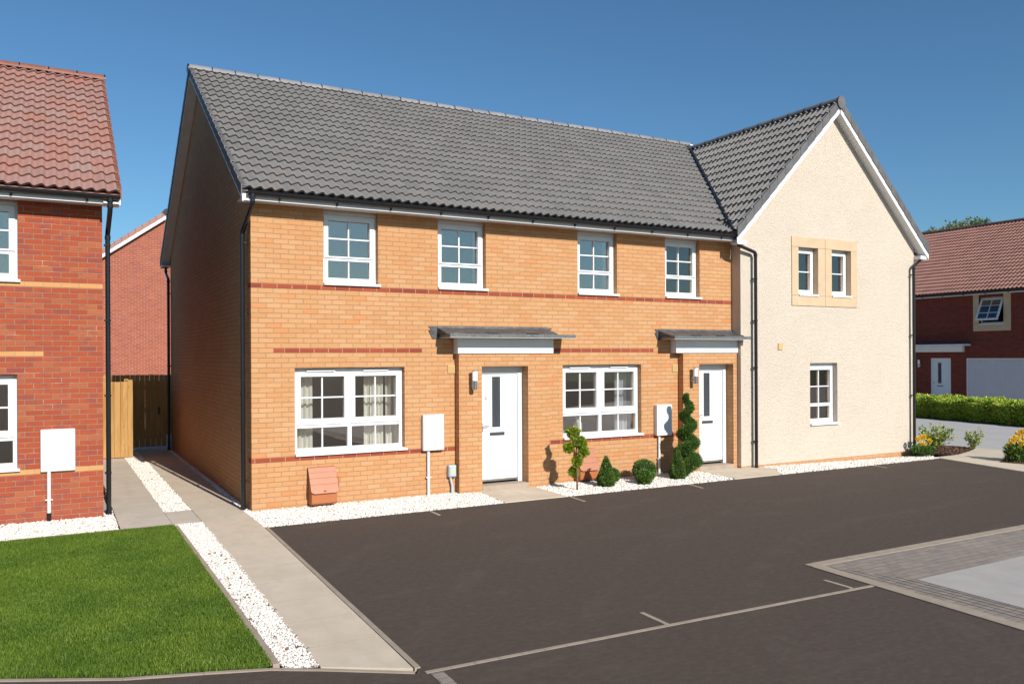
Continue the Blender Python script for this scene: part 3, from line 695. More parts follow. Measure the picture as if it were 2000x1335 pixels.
# sandstone surround blocks
s = MB(); y0, y1 = GY-.020, GY+.24; g = .002
zs0, zs1, zs2, zs3 = 3.345, 3.565, 4.590, 4.812
blocks = [(11.055, 12.070, zs2, zs3), (12.074, 13.10, zs2, zs3), (11.055, 12.070, zs0, zs1), (12.074, 13.10, zs0, zs1),
          (11.055, 11.255, zs1, zs2), (11.848, 12.070, zs1, zs2), (12.074, 12.279, zs1, zs2), (12.896, 13.10, zs1, zs2)]
for a, b, c, d in blocks: s.box(a+g, b-g, y0, y1, c+g, d-g)
ss = mk('stone_surround', s, M['stone'], R, bevel=.003)
mj = MB()
for a, b, c, d in [(11.06, 13.095, zs2+.01, zs3-.01), (11.06, 13.095, zs0+.01, zs1-.01), (11.06, 11.25, zs1-.01, zs2+.01), (11.855, 12.272, zs1-.01, zs2+.01), (12.903, 13.095, zs1-.01, zs2+.01)]: mj.box(a, b, y0+.008, y1-.01, c, d)
mk('mortar_joint', mj, M['stonedark'], ss)
TS = fr_y(GY-.020)
window(R, TS, 11.2575, 11.8455, 3.567, 4.588, 'slot', rec=.135, sillx=.012, sill_out=.02)
window(R, TS, 12.2815, 12.8935, 3.567, 4.588, 'slot', rec=.135, sillx=.012, sill_out=.02)
window(R, TG, 11.605, 12.460, .80, 2.125, 'up1' if False else 'up', rec=.12, sillx=.03)
rooms(R, 9.63, 15.05, GY+.31, 9.3, 4.85)
curtain(R, 11.3, 11.95, .12, 3.5, 4.6, M['curtaingrey'], pleat=.05, amp=.012); curtain(R, 12.4, 13.0, .12, 3.5, 4.6, M['curtaingrey'], pleat=.05, amp=.012)
curtain(R, 12.25, 12.62, .15, .75, 2.2, M['curtain'])
WL, WR = Vector((1, 0, 1)).normalized(), Vector((-1, 0, 1)).normalized(); GL = 3.02*math.sqrt(2); VY = -.45
tiled_roof('roof', (9.33, VY, 4.78), (0, 1, 0), WL, 5.35, GL, M['rooftile'], R, flip=True)
tiled_roof('roof', (15.37, VY, 4.78), (0, 1, 0), WR, 5.35, GL, M['rooftile'], R)
ridge_tiles('ridge_tiles', (12.35, VY-.03, 7.885), (12.35, 4.62, 7.885), M['ridge'], R, r=.12)
verge(R, (9.33, VY, 4.78), WL, GL-.02, (0, -1, 0), M['vergecap'], M['fascia'], 0, boardh=.115, capd=.15, overhang=.198)
verge(R, (15.37, VY, 4.78), WR, GL-.02, (0, -1, 0), M['vergecap'], M['fascia'], 0, boardh=.115, capd=.15, overhang=.198)
mk('ridge_end_cap', MB().prism([(12.35+.118*math.cos(a), VY-.045, 7.755+.138*math.sin(a)) for a in [math.pi*2*i/22 for i in range(22)]], (0, .02, 0)), M['vergecap'], R)
mk('fascia', MB().box(15.30, 15.33, VY+.02, 9.6, 4.60, 4.72), M['fascia'], R); mk('soffit', MB().box(15.105, 15.30, VY+.2, 9.6, 4.602, 4.612), M['fascia'], R)
mk('eaves_box', MB().box(9.372, 9.60, VY+.023, GY-.001, 4.515, 4.60), M['fascia'], R)
mk('eaves_box', MB().box(15.105, 15.33, VY+.023, GY-.001, 4.515, 4.60), M['fascia'], R)
gutter(R, (15.385, VY+.05, 4.70), (15.385, 9.5, 4.70), (1, 0, 0), 0)
downpipe(R, [(9.42, -.385, 4.63), (9.42, -.385, 4.50), (9.925, -.35, 4.385), (9.925, -.35, .0)], (3.85, 3.0, 2.05, .55), (0, 1, 0))
downpipe(R, [(15.33, -.33, 4.63), (15.30, -.33, 4.55), (14.955, -.35, 4.35), (14.955, -.35, -.08)], (4.15, 2.75, 1.35, .25), (0, 1, 0))
v = MB().box(10.65, 10.775, GY-.02, GY-.001, 2.41, 2.545); mk('vent_cover', v, M['ventcover'], R)
# lead valley between the two roofs
va, vb = Vector((9.33, -.34, 4.80)), Vector((12.33, 4.37, 7.83)); n_ = Vector((-.35, -.35, 1)).normalized(); t_ = (vb-va).normalized(); sd = t_.cross(n_).normalized()
mk('valley_lead', MB().prism([va-sd*.025, va+sd*.025, vb+sd*.025, vb-sd*.025], n_*.050), M['black'], R)
mk('lead_saddle', MB().prism([(12.28, 4.50, 7.90), (12.42, 4.50, 7.90), (12.40, 4.32, 7.90), (12.30, 4.32, 7.90)], (0, 0, .03)), M['fascia'], R)

# ------------------------------------------------------------------ red brick house beside the lawn
B = thing('brick_house', (-6, 4.7, 0), 'red multi brick house with a red tiled roof beside the lawn', 'house')
YR = .73; TB = fr_y(YR); SR = .665; LR = math.hypot(1, SR)
zr_ = lambda y: 4.63-.12+SR*(4.38-abs(y-4.74)+.0)-.0
w = MB(); wall_grid(w, TB, -10, -1.95, -.15, 4.50, [(-3.9, -3.005, 3.372, 4.498), (-4.81, -3.02, .748, 2.075)])
w.quad((-10, YR, 4.5), (-1.95, YR, 4.5), (-1.95, YR, 4.7), (-10, YR, 4.7))
for x in (-1.95, -2.25, -10): w.poly([(x, YR, -.15), (x, 8.75, -.15), (x, 8.75, 4.7), (x, 4.74, 7.38), (x, YR, 4.7)])
w.quad((-10, 8.75, -.15), (-1.95, 8.75, -.15), (-1.95, 8.75, 4.7), (-10, 8.75, 4.7)); mk('wall', w, M['rbrick'], B)
for segs, z in (([(-10, -1.947)], 3.375), ([(-6, -2.70)], 2.40), ([(-10, -1.947)], .75)):
    b = MB()
    for a, c in segs: b.box(a, c, YR-.003, YR+.05, z-.070, z-.005)
    mk('brick_band', b, M['yband'], B)
window(B, TB, -3.9, -3.005, 3.372, 4.498, 'up', sillx=.03); window(B, TB, -4.81, -3.02, .748, 2.075, 'down', sillx=.03)
rooms(B, -9.9, -2.26, YR+.305, 8.6, 4.6)
WF = Vector((0, 1, SR)).normalized()
tiled_roof('roof', (-10.0-.0, .36, 4.63), (1, 0, 0), WF, 8.27, 4.38*LR, M['redtile'], B)
tiled_roof('roof', (-1.73, 9.12, 4.63), (-1, 0, 0), Vector((0, -1, SR)), 8.27, 4.38*LR, M['redtile'], B)
ridge_tiles('ridge_tiles', (-10, 4.74, 7.645), (-1.71, 4.74, 7.645), M['redridge'], B, r=.12)
verge(B, (-1.73, .36, 4.63), WF, 4.38*LR-.03, (1, 0, 0), M['redridge'], M['fascia'], 0, boardh=.05, capd=.10, overhang=.22)
verge(B, (-1.73, 9.12, 4.63), (0, -1, SR), 4.38*LR-.03, (1, 0, 0), M['redridge'], M['fascia'], 0, boardh=.05, capd=.10, overhang=.22)
mk('fascia', MB().box(-10, -1.735, .42, .442, 4.49, 4.60), M['fascia'], B); mk('soffit', MB().box(-10, -1.735, .442, .728, 4.5, 4.51), M['fascia'], B)
gutter(B, (-10, .362, 4.60), (-1.74, .362, 4.60), (0, -1, 0), 9)
downpipe(B, [(-1.865, .365, 4.56), (-1.865, .365, 4.40), (-1.875, .82, 4.12), (-1.875, .82, .02)], (3.95, 2.85, 1.75, .62), (-1, 0, 0))

# ------------------------------------------------------------------ red gable house behind the fence
K = thing('brick_house', (1.5, 28.5, 0), 'plain red brick gable end with a white barge board behind the timber fence', 'house')
YK = 24.0; w = MB(); zk = lambda x: 8.02-.728*abs(x-1.5)
for y in (YK, YK+9): w.poly([(-3.7, y, -.15), (6.7, y, -.15), (6.7, y, zk(6.7)), (1.5, y, zk(1.5)), (-3.7, y, zk(-3.7))])
for x in (-3.7, 6.7): w.quad((x, YK, -.15), (x, YK+9, -.15), (x, YK+9, zk(x)), (x, YK, zk(x)))
mk('wall', w, M['bbrick'], K)
W1, W2 = Vector((1, 0, .728)).normalized(), Vector((-1, 0, .728)).normalized(); LK = 5.5*math.hypot(1, .728)
tiled_roof('roof', (-4.0, YK-.2, 8.28-.728*5.5), (0, 1, 0), W1, 9.4, LK, M['redtile'], K, seg=5); tiled_roof('roof', (7.0, YK-.2, 8.28-.728*5.5), (0, 1, 0), W2, 9.4, LK, M['redtile'], K, seg=5)
verge(K, (-4.0, YK-.2, 8.28-.728*5.5), W1, LK-.02, (0, -1, 0), M['redtile'], M['fascia'], 0, boardh=.15, capd=.14, overhang=.2)
verge(K, (7.0, YK-.2, 8.28-.728*5.5), W2, LK-.02, (0, -1, 0), M['redtile'], M['fascia'], 0, boardh=.15, capd=.14, overhang=.2)
ridge_tiles('ridge_tiles', (1.5, YK-.25, 8.40), (1.5, YK+9.1, 8.40), M['redridge'], K, r=.13)

# ------------------------------------------------------------------ dark brick house across the drive
Q = thing('brick_house', (34.5, 8.2, 0), 'dark brick house with a brown tiled roof, a garage door and one window propped open', 'house')
XF = 30.5; TF = fr_x(XF)
w = MB(); wall_grid(w, TF, -15.5, -1.5, -.15, 4.72, [(-7.651, -6.651, 3.51, 4.60), (-9.80, -8.876, .02, 2.143), (-8.205, -3.95, .02, 2.14)])
w.quad((XF+10, 15.5, -.15), (XF+10, 1.5, -.15), (XF+10, 1.5, 4.8), (XF+10, 15.5, 4.8))
for y in (1.5, 15.5): w.poly([(XF, y, -.15), (XF+10, y, -.15), (XF+10, y, 4.8), (XF+5, y, 8.0), (XF, y, 4.8)])
mk('wall', w, M['dbrick'], Q)
s = MB()
for a, b, c, d in ((-7.89, -7.651, 3.50, 4.72), (-6.651, -6.36, 3.50, 4.72), (-7.89, -6.36, 3.24, 3.498)): s.box(a, b, -.02, .2, c, d, TF)
mk('stone_surround', s, M['stone'], Q, bevel=.004)
f = window(Q, TF, -7.651, -6.651, 3.51, 4.60, 'hole', rec=.11, sillx=0, sill_out=.03)
# the propped open sash, hinged at the top
ang = math.radians(27); top = 4.545; Tt = lambda u, d, z: TF(u, .10+d*math.cos(ang)-(top-z)*math.sin(ang), top-(top-z)*math.cos(ang)-d*math.sin(ang))
a, b, c, d = -7.60, -6.70, 3.57, 4.545; sh = MB(); wd = .06
for q in ((a, a+wd, c, d), (b-wd, b, c, d), (a+wd, b-wd, c, c+wd), (a+wd, b-wd, d-wd, d)): sh.box(q[0], q[1], -.03, .03, q[2], q[3], Tt)
m_ = (a+b)/2; sh.box(m_-.012, m_+.012, -.012, .012, c+wd, d-wd, Tt)
for z in (c+(d-c)/3, c+2*(d-c)/3): sh.box(a+wd, m_-.012, -.011, .011, z-.012, z+.012, Tt); sh.box(m_+.012, b-wd, -.011, .011, z-.012, z+.012, Tt)
so = mk('opening_sash', sh, M['upvc'], f); mk('pane', MB().box(a+wd-.01, b-wd+.01, -.004, .004, c+wd-.01, d-wd+.01, Tt), M['glass'], so)
front_door(Q, TF, -9.80, -8.876, .02, 2.143, .03, number=False, mat='doorgrey')
gd = MB(); n = 60; a, b = -8.15, -4.0
gd.box(a, b, .06, .08, .03, 2.09, TF)
for i in range(n):
    u = a+(b-a)*(i+.5)/n; gd.box(u-.022, u+.022, .045, .0595, .04, 2.08, TF)
g_ = mk('garage_door', gd, M['garage'], Q)
gf = MB().box(-8.204, -8.15, .02, .1, .03, 2.139, TF).box(-4.0, -3.951, .02, .1, .03, 2.139, TF).box(-8.15, -4.0, .02, .1, 2.09, 2.139, TF); mk('garage_frame', gf, M['upvc'], g_)
mk('porch_fascia', MB().box(-10.8, -8.27, -.18, -.001, 2.40, 2.65, TF), M['fascia'], Q)
cs = mk('canopy', MB().box(-11.1, -8.0, -.5, -.001, 2.655, 2.72, TF), M['fascia'], Q)
mk('lead_flashing', MB().prism([TF(-11.0, -.42, 2.725), TF(-11.0, -.002, 2.725), TF(-11.0, -.002, 2.84), TF(-11.0, -.02, 2.84)], Vector((0, -3.0, 0))), M['lead'], cs)
rooms_q = MB().box(XF+.5, XF+4, 3, 14, .03, .06); mk('floor', rooms_q, M['carpet'], Q)
mk('partition', MB().box(XF+2.5, XF+2.6, 1.6, 15.4, .07, 4.7), M['plaster'], Q)
SQ = .64; WQ = Vector((1, 0, SQ)).normalized(); LQ = 5.4*math.hypot(1, SQ)
tiled_roof('roof', (XF-.4, 1.2, 4.84), (0, 1, 0), WQ, 14.6, LQ, M['browntile'], Q, seg=6, roll=.165, flip=True, amp=.045)
tiled_roof('roof', (XF+10.4, 1.2, 4.84), (0, 1, 0), Vector((-1, 0, SQ)), 14.6, LQ, M['browntile'], Q, seg=4)
ridge_tiles('ridge_tiles', (XF+5, 1.2, 8.40), (XF+5, 15.8, 8.40), M['brownridge'], Q, r=.13)
mk('fascia', MB().box(XF-.34, XF-.31, 1.2, 15.8, 4.70, 4.80), M['fascia'], Q); mk('soffit', MB().box(XF-.31, XF-.001, 1.2, 15.8, 4.722, 4.73), M['fascia'], Q)
gutter(Q, (XF-.40, 1.2, 4.80), (XF-.40, 15.8, 4.80), (-1, 0, 0), 16)
# ------------------------------------------------------------------ things fixed to the walls
def wall_light(x, y, label, T=None, cat='wall light', grp='cylinder wall lights beside front doors'):
    T = T or fr_y(y); t = thing('wall_light', T(x, -.115, 1.90), label, cat, grp)
    bx = Vector(T(x, -.115, 0)); P = lambda z: (bx.x, bx.y, z)
    mk('lamp_shade', MB().tube([P(1.893), P(2.055)], .046, 20), M['opal'], t, smooth=False)
    mk('lamp_cap', MB().tube([P(2.0555), P(2.068)], .050, 20), M['chrome'], t)
    mk('lamp_body', MB().tube([P(1.745), P(1.892)], .042, 20), M['chrome'], t)
    mk('arm', MB().tube([T(x, -.07, 1.83), T(x, -.02, 1.83)], .014, 10), M['chrome'], t)
    mk('wall_plate', MB().tube([T(x, -.022, 1.83), T(x, -.001, 1.83)], .045, 18), M['chrome'], t)
    return t
wall_light(3.585, -.15, 'steel and opal glass wall light beside the front door numbered 4')
wall_light(8.40, -.15, 'steel and opal glass wall light above the spiral topiary')
wall_light(-10.27, 0, 'small steel wall light beside the pale blue door of the dark brick house', fr_x(XF))
def meter_box(T, x0, x1, z0, z1, d, px, label, y0z=0.0, flat=False, foot=False):
    t = thing('meter_box', T((x0+x1)/2, 0, 0), label, 'meter box', 'white meter boxes on house walls')
    b = MB().box(x0, x1, -d, -.001, z0, z1, T); mk('cabinet', b, M['meter'], t, bevel=.012)
    b = MB().box(x0+.028, x1-.028, -d-.010, -d-.0005, z0+.03, z1-.03, T); dr = mk('door', b, M['meter'], t, bevel=.006)
    lx = x1-.07 if not flat else x0+.06
    mk('lock', MB().tube([T(lx, -d-.010, (z0+z1)/2+.02), T(lx, -d-.014, (z0+z1)/2+.02)], .009, 10), M['greyplastic'], dr)
    pm = MB().tube([T(px, -.032, z0-.001), T(px, -.032, .12 if foot else 0)], .024, 14); pp = mk('cable_pipe', pm, M['meter'], t)
    mk('pipe_clip', MB().box(px-.045, px+.045, -.05, -.005, .30, .315, T), M['meter'], pp)
    if foot: mk('pipe_foot', MB().tube([T(px, -.032, .125), T(px, -.032, 0)], .029, 14), M['black'], t)
meter_box(T0, 2.725, 3.10, .752, 1.345, .095, 2.838, 'white meter box on the yellow wall between the front window and the door numbered 4')
meter_box(T0, 7.575, 7.945, .755, 1.352, .10, 7.675, 'white meter box partly shaded by the spiral topiary')
meter_box(TB, -2.742, -2.31, .705, 1.30, .06, -2.64, 'white meter box on the red brick wall', flat=True, foot=True)
def gas_box(x0, x1, label):
    t = thing('gas_box', ((x0+x1)/2, -.1, 0), label, 'gas meter box', 'terracotta gas boxes at the foot of the wall')
    b = MB().prism([(x0, -.001, .04), (x0, -.17, .04), (x0, -.205, .07), (x0, -.205, .235), (x0, -.045, .56), (x0, -.001, .56)], (x1-x0, 0, 0)); mk('box', b, M['terra'], t, bevel=.010)
    a, b_ = Vector((0, -.030, .592)), Vector((0, -.226, .215)); dr = (b_-a); n = Vector((0, dr.z, -dr.y)).normalized()*-1
    if n.y > 0: n = -n
    m = MB(); c0, c1 = x0-.014, x1+.014; r = .05
    def pt(x, s): return (x, a.y+dr.y*s, a.z+dr.z*s)
    cuts = [0, .20, .42, .66, 1.0]
    for i in range(4):
        s0, s1 = cuts[i]+(.006 if i else 0), cuts[i+1]-(.006 if i < 3 else 0); nn = n*(.020 if i else .017)
        if i < 3: m.prism([pt(c0, s0), pt(c1, s0), pt(c1, s1), pt(c0, s1)], nn)
        else: m.prism([pt(c0, s0), pt(c1, s0), pt(c1, s1-.11), pt(c1-.015, s1-.04), pt(c1-.05, s1), pt(c0+.05, s1), pt(c0+.015, s1-.04), pt(c0, s1-.11)], nn)
    m.prism([pt(c0+.004, 0.004), pt(c1-.004, .004), pt(c1-.004, .88), pt(c0+.004, .88)], n*.014)
    m.prism([(c0, -.001, .585), (c0, -.034, .585), (c0, -.050, .598), (c0, -.001, .606)], (c1-c0, 0, 0))
    mk('lid', m, M['terralid'], t, bevel=.003)
    mk('lid_catch', MB().box((x0+x1)/2-.018, (x0+x1)/2+.018, -.25, -.222, .255, .268), M['terra'], t)
    hm = MB(); P = [(x1+.012, -.10, .46), (x1+.038, -.10, .44), (x1+.055, -.10, .38), (x1+.050, -.10, .30), (x1+.034, -.10, .285), (x1+.022, -.10, .33), (x1+.012, -.10, .35)]
    hm.tube(P, .008, 8); mk('strap', hm, M['terra'], t)
gas_box(.845, 1.245, 'terracotta gas box under the first bay of the yellow wall, standing clear of any plant')
gas_box(5.735, 6.125, 'terracotta gas box behind the pom-pom topiary tree')
t = thing('isolator_box', (3.26, -.05, 0), 'small grey plastic electrical box on a bent conduit at the porch corner', 'electrical box')
mk('box', MB().box(3.185, 3.325, -.085, -.001, .285, .485), M['greyplastic'], t, bevel=.014)
mk('hood', MB().box(3.200, 3.312, -.098, -.0855, .30, .465), M['greyplastic'], t, bevel=.012)
mk('warning_label', MB().box(3.235, 3.285, -.1005, -.0985, .36, .415), M['yellowlabel'], t)
mk('conduit', MB().tube([(3.232, -.045, .285), (3.236, -.045, .235), (3.262, -.045, .14), (3.268, -.045, .02)], [.020, .020, .022, .030], 12), M['greyplastic'], t)
# ------------------------------------------------------------------ ornaments behind the second window
t = thing('vase', (6.00, .28, .836), 'cream ceramic churn standing on the window board behind the glass', 'vase')
mk('jar', MB().lathe(6.00, .28, [(.072, .836), (.078, .85), (.078, 1.03), (.070, 1.06), (.032, 1.10), (.028, 1.13), (.055, 1.155), (.052, 1.16), (.020, 1.14)], 24), M['ceramic'], t, smooth=True)
t = thing('vase', (5.60, .28, .836), 'low grey bowl behind the window glass, half hidden by the pom-pom topiary', 'bowl')
mk('bowl', MB().lathe(5.60, .28, [(.03, .836), (.05, .85), (.085, .91), (.09, .93), (.08, .93), (.02, .87)], 20), M['greyplastic'], t, smooth=True)

# ------------------------------------------------------------------ timber
def boards(mb, T, u0, u1, z0, z1, w=.12, gap=.012, d=.018, alt=True, cap=False):
    n = max(1, round((u1-u0)/(w+gap))); ww = (u1-u0)/n
    for i in range(n):
        o = (-.018 if (alt and i % 2) else 0)+random.uniform(-.002, .002)
        mb.box(u0+i*ww+gap/2-(.006 if alt and i % 2 else 0), u0+(i+1)*ww-gap/2+(.006 if alt and i % 2 else 0), o-d, o, z0, z1+random.uniform(-.006, .006), T)
t = thing('fence_panel', (-1.5, 8.25, 0), 'sunlit timber board fence panel joined to the red brick house', 'fence')
m = MB(); boards(m, fr_y(8.25), -1.945, -1.09, .03, 1.76); mk('boards', m, M['wood'], t)
m = MB()
for z in (.35, 1.45): m.box(-1.945, -1.09, 8.255, 8.29, z, z+.08)
mk('rail', m, M['wood'], t); mk('post', MB().box(-1.085, -.985, 8.235, 8.335, 0, 1.80), M['wood'], t)
t = thing('fence_panel', (-1.0, 9.25, 0), 'short timber fence return between the sunlit panel and the shaded gate', 'fence')
m = MB(); boards(m, lambda u, d, z: (-1.0-d, u, z), 8.34, 10.12, .03, 1.76); mk('boards', m, M['wood'], t)
t = thing('gate', (-.5, 10.2, 0), 'shaded timber side gate with a black latch beside the yellow brick gable', 'gate')
m = MB(); boards(m, fr_y(10.22), -.93, -.04, .05, 1.72, alt=False); mk('boards', m, M['wood'], t)
mk('post', MB().box(-1.03, -.935, 10.17, 10.27, 0, 1.78), M['wood'], t)
m = MB()
for z in (.25, .95, 1.5): m.box(-.93, -.04, 10.225, 10.26, z, z+.09)
mk('rail', m, M['wood'], t); mk('latch', MB().box(-.245, -.205, 10.17, 10.20, .86, 1.06).box(-.26, -.19, 10.15, 10.17, .95, .97), M['black'], t)
t = thing('garden_fence', (1, 14.2, 0), 'tall timber garden fence behind the gate with its top edge in the sun', 'fence')
m = MB(); boards(m, fr_y(14.2), -6, 6, 0, 1.80, w=.12); mk('boards', m, M['wood'], t)
mk('gravel_board', MB().box(-6, 6, 14.205, 14.24, 0, .15), M['edging'], t)

# ------------------------------------------------------------------ ground
def sheet(name, pts, z, mat, zf=None):
    mb = MB(); mb.poly([(x, y, (zf(x, y) if zf else z)) for x, y in pts]); o = mk(name, mb, mat)
    if o.data.polygons[0].normal.z < 0: o.data.flip_normals()
    return struct(o)
def slabset(name, polys, z0, z1, mat):
    mb = MB()
    for pts in polys:
        n = len(pts); area = sum(pts[i][0]*pts[(i+1) % n][1]-pts[(i+1) % n][0]*pts[i][1] for i in range(n))
        if area < 0: pts = pts[::-1]
        mb.prism([(x, y, z0) for x, y in pts], (0, 0, z1-z0))
    o = mk(name, mb, mat); return struct(o)
struct(mk('ground', MB().quad((-700, -700, -.20), (900, -700, -.20), (900, 900, -.20), (-700, 900, -.20)), M['ground']))
sheet('yard', [(-30, -.4), (16.4, -.4), (16.4, 40), (-30, 40)], -.13, M['drive'])
curve = [(-9, -1.2), (-5.5, -3.7), (-3.9, -5.05), (-3.0, -5.72), (-2.15, -6.17), (-1.63, -6.345), (-1.2, -6.50), (-.87, -6.70), (-.29, -7.09)]
sheet('car_park', [(-.055, -1.27), (14.58, -1.24), (13.93, -3.43), (13.3, -6.5), (13, -16), (40, -30), (40, -80), (-60, -80), (-60, -1.2)]+curve+[(-.245, -7.02)], 0, M['tarmac'])
# path beside the house, slab by slab
yj = [-6.98, -6.20, -5.51, -4.83, -4.14, -3.46, -2.55, -1.86, -1.17, -.48, .22, .91, 1.6, 2.3, 3.0, 3.7, 4.4, 5.1, 5.8, 6.5, 7.2, 7.9, 8.6, 9.3, 10.0]
def pxl(y): return -.765-.0158*min(0, y+.4)*-1 if y < -.4 else -.765
def pxr(y): return -.10 if y > -1.2 else -.10+.030*(y+1.2)
polys = []
for a, b in zip(yj[:-1], yj[1:]):
    e = .003; polys.append([(pxl(a), a+e), (pxr(a), a+e), (pxr(b), b-e), (pxl(b), b-e)])
slabset('path', polys[0:1] and [[(pxl(-6.2), -6.203), (pxr(-6.2), -6.203), (-.278, -7.00), (-.862, -6.64)]]+polys[1:], -.06, .012, M['slab'])
slabset('path', [[(-1.80, -.46), (-1.155, -.46), (-1.155, .58), (-1.80, .58)]]+[[(-1.80+(.0 if y < 3 else .02), y+.004), (-1.155, y+.004), (-1.155, y+.90), (-1.80, y+.90)] for y in [.585+.905*i for i in range(9)]], -.06, .012, M['slabgreyer'])
slabset('path', [[(-1.150, -.46), (-.772, -.46), (-.772, .055), (-1.150, .055)], [(-1.150, .060), (-.772, .060), (-.772, .575), (-1.150, .575)]], -.06, .0115, M['slabgreyer'])
slabset('path', [[(3.72, -.145), (3.60, -1.265), (4.16, -1.265), (4.25, -.145)], [(4.255, -.145), (4.165, -1.265), (4.74, -1.265), (4.80, -.145)]], -.06, .014, M['slab'])
slabset('path', [[(8.62, -.145), (8.50, -1.255), (9.02, -1.255), (9.10, -.145)], [(9.105, -.145), (9.025, -1.255), (9.64, -1.255), (9.60, -.145)], [(9.605, -.245), (9.645, -1.255), (10.15, -.62), (10.03, -.245)]], -.06, .014, M['slab'])
sheet('path_bed', [(-.755, 9.9), (-.755, -.5), (-.85, -6.5), (-.30, -6.9), (-.125, -1.3), (-.12, 9.9)], .0114, M['soilgap'])
# edgings
def strip(a, b, w):
    a, b = Vector((*a, 0)), Vector((*b, 0)); n = Vector((-(b-a).y, (b-a).x, 0)).normalized()*w/2
    return [tuple((a+n)[:2]), tuple((b+n)[:2]), tuple((b-n)[:2]), tuple((a-n)[:2])]
E1 = [strip((-.068+.0*i, -1.30-.955*i), (-.068-.0*i, -1.30-.955*(i+1)+.01), .05) for i in range(0)]
ex = lambda y: pxr(y)+.033
ey = [-1.27, -2.2, -3.1, -4.05, -5.0, -5.95, -7.0]
slabset('kerb', [[(ex(a)-.022, a-.004), (ex(a)+.024, a-.004), (ex(b)+.024, b+.004), (ex(b)-.022, b+.004)] for a, b in zip(ey[:-1], ey[1:])], -.06, .009, M['edging'])
cv = curve
slabset('kerb', [strip((cv[i][0]+.002, cv[i][1]+.030), (cv[i+1][0]-.002, cv[i+1][1]+.026), .036) for i in range(len(cv)-1)], -.05, .0065, M['pinkedge'])
slabset('kerb', [strip((-1.125, -.62-.97*i), (-1.125-.012*(i > 3), -.62-.97*(i+1)+.012), .05) for i in range(6)], -.05, .018, M['pinkedge'])
slabset('kerb', [strip((-1.165-.97*i, -.49), (-1.165-.97*(i+1)+.012, -.485), .05) for i in range(3)], -.05, .014, M['pinkedge'])
# marking setts in the car park
def setts(x0, y0, x1, y1, w, n): 
    out = []
    for i in range(n):
        a = (x0+(x1-x0)*i/n, y0+(y1-y0)*i/n); b = (x0+(x1-x0)*(i+1)/n, y0+(y1-y0)*(i+1)/n)
        L = math.hypot(b[0]-a[0], b[1]-a[1]); k = .004/L; b = (a[0]+(b[0]-a[0])*(1-k), a[1]+(b[1]-a[1])*(1-k)); out.append(strip(a, b, w))
    return out
slabset('bay_marking', setts(-.22, -7.10, 4.56, -7.21, .045, 24), -.05, .004, M['edging'])
slabset('bay_marking', setts(2.012, -6.755, 2.000, -7.125, .045, 2)+setts(4.29, -6.83, 4.285, -7.165, .045, 2), -.05, .0045, M['edging'])
slabset('bay_marking', setts(2.32, -1.30, 2.31, -1.66, .045, 2)+setts(4.80, -1.30, 4.76, -1.78, .045, 2)+setts(7.33, -1.28, 7.26, -1.72, .045, 2)+setts(12.28, -1.26, 12.22, -1.65, .045, 2), -.05, .0045, M['edging'])
slabset('bay_marking', setts(-.15, -7.15, -.22, -8.6, .10, 7), -.05, .0047, M['sett'])
# block paved apron with pale square
slabset('kerb', setts(4.72, -6.36, 14, -6.33, .13, 18)+setts(4.66, -6.43, 4.43, -10.2, .15, 8), -.08, .010, M['edging'])
slabset('kerb', [[(4.60, -6.30), (4.80, -6.300), (4.735, -6.50), (4.60, -6.50)]], -.08, .0092, M['edging'])
sheet('paved_apron', [(4.70, -6.42), (14, -6.40), (14, -14), (4.4, -14), (4.50, -10), (4.70, -7)], .004, M['sett'])
slabset('forecourt', [[(5.10, -7.30), (14, -7.15), (14, -14), (4.85, -14)]], -.05, .009, M['palepave'])
dm = MB()
for i in range(4): 
    x = 4.755+.088*i; dm.box(x, x+.006, -13, -6.52-.2*i, .0042, .0065)
o = mk('drain_slot', dm, M['concrete']); struct(o)
# right hand side: path, drive and beds
slabset('path', [[(14.60, -1.10), (15.45, -1.08), (16.35, -.80), (17.2, -.45), (17.3, -2.0), (16.3, -2.1), (15.1, -2.7), (14.4, -5.2), (13.6, -5.2), (13.95, -3.43)]], -.06, .010, M['slab'])
sheet('driveway', [(15.12, .35), (15.2, 40), (60, 40), (60, -30), (14, -30), (13.2, -6), (14.4, -5.2), (15.1, -2.7), (16.3, -2.1), (17.3, -2.0), (17.2, -.45)], -.002, M['drive'])
def inpoly(P, poly):
    x, y = P[:, 0], P[:, 1]; c = np.zeros(len(P), bool); n = len(poly)
    for i in range(n):
        x0, y0 = poly[i]; x1, y1 = poly[(i+1) % n]
        with np.errstate(divide='ignore', invalid='ignore'): cond = ((y0 > y) != (y1 > y)) & (x < (x1-x0)*(y-y0)/(y1-y0+1e-12)+x0)
        c ^= cond
    return c
def scatter(poly, dens):
    p = np.array(poly); lo, hi = p.min(0), p.max(0); n = int((hi-lo).prod()*dens)
    P = RNG.uniform(lo, hi, (n, 2)); return P[inpoly(P, poly)]
ph = (1+5**.5)/2
ICO = np.array([(-1, ph, 0), (1, ph, 0), (-1, -ph, 0), (1, -ph, 0), (0, -1, ph), (0, 1, ph), (0, -1, -ph), (0, 1, -ph), (ph, 0, -1), (ph, 0, 1), (-ph, 0, -1), (-ph, 0, 1)])/math.sqrt(1+ph*ph)
ICF = np.array([(0, 11, 5), (0, 5, 1), (0, 1, 7), (0, 7, 10), (0, 10, 11), (1, 5, 9), (5, 11, 4), (11, 10, 2), (10, 7, 6), (7, 1, 8), (3, 9, 4), (3, 4, 2), (3, 2, 6), (3, 6, 8), (3, 8, 9), (4, 9, 5), (2, 4, 11), (6, 2, 10), (8, 6, 7), (9, 8, 1)])
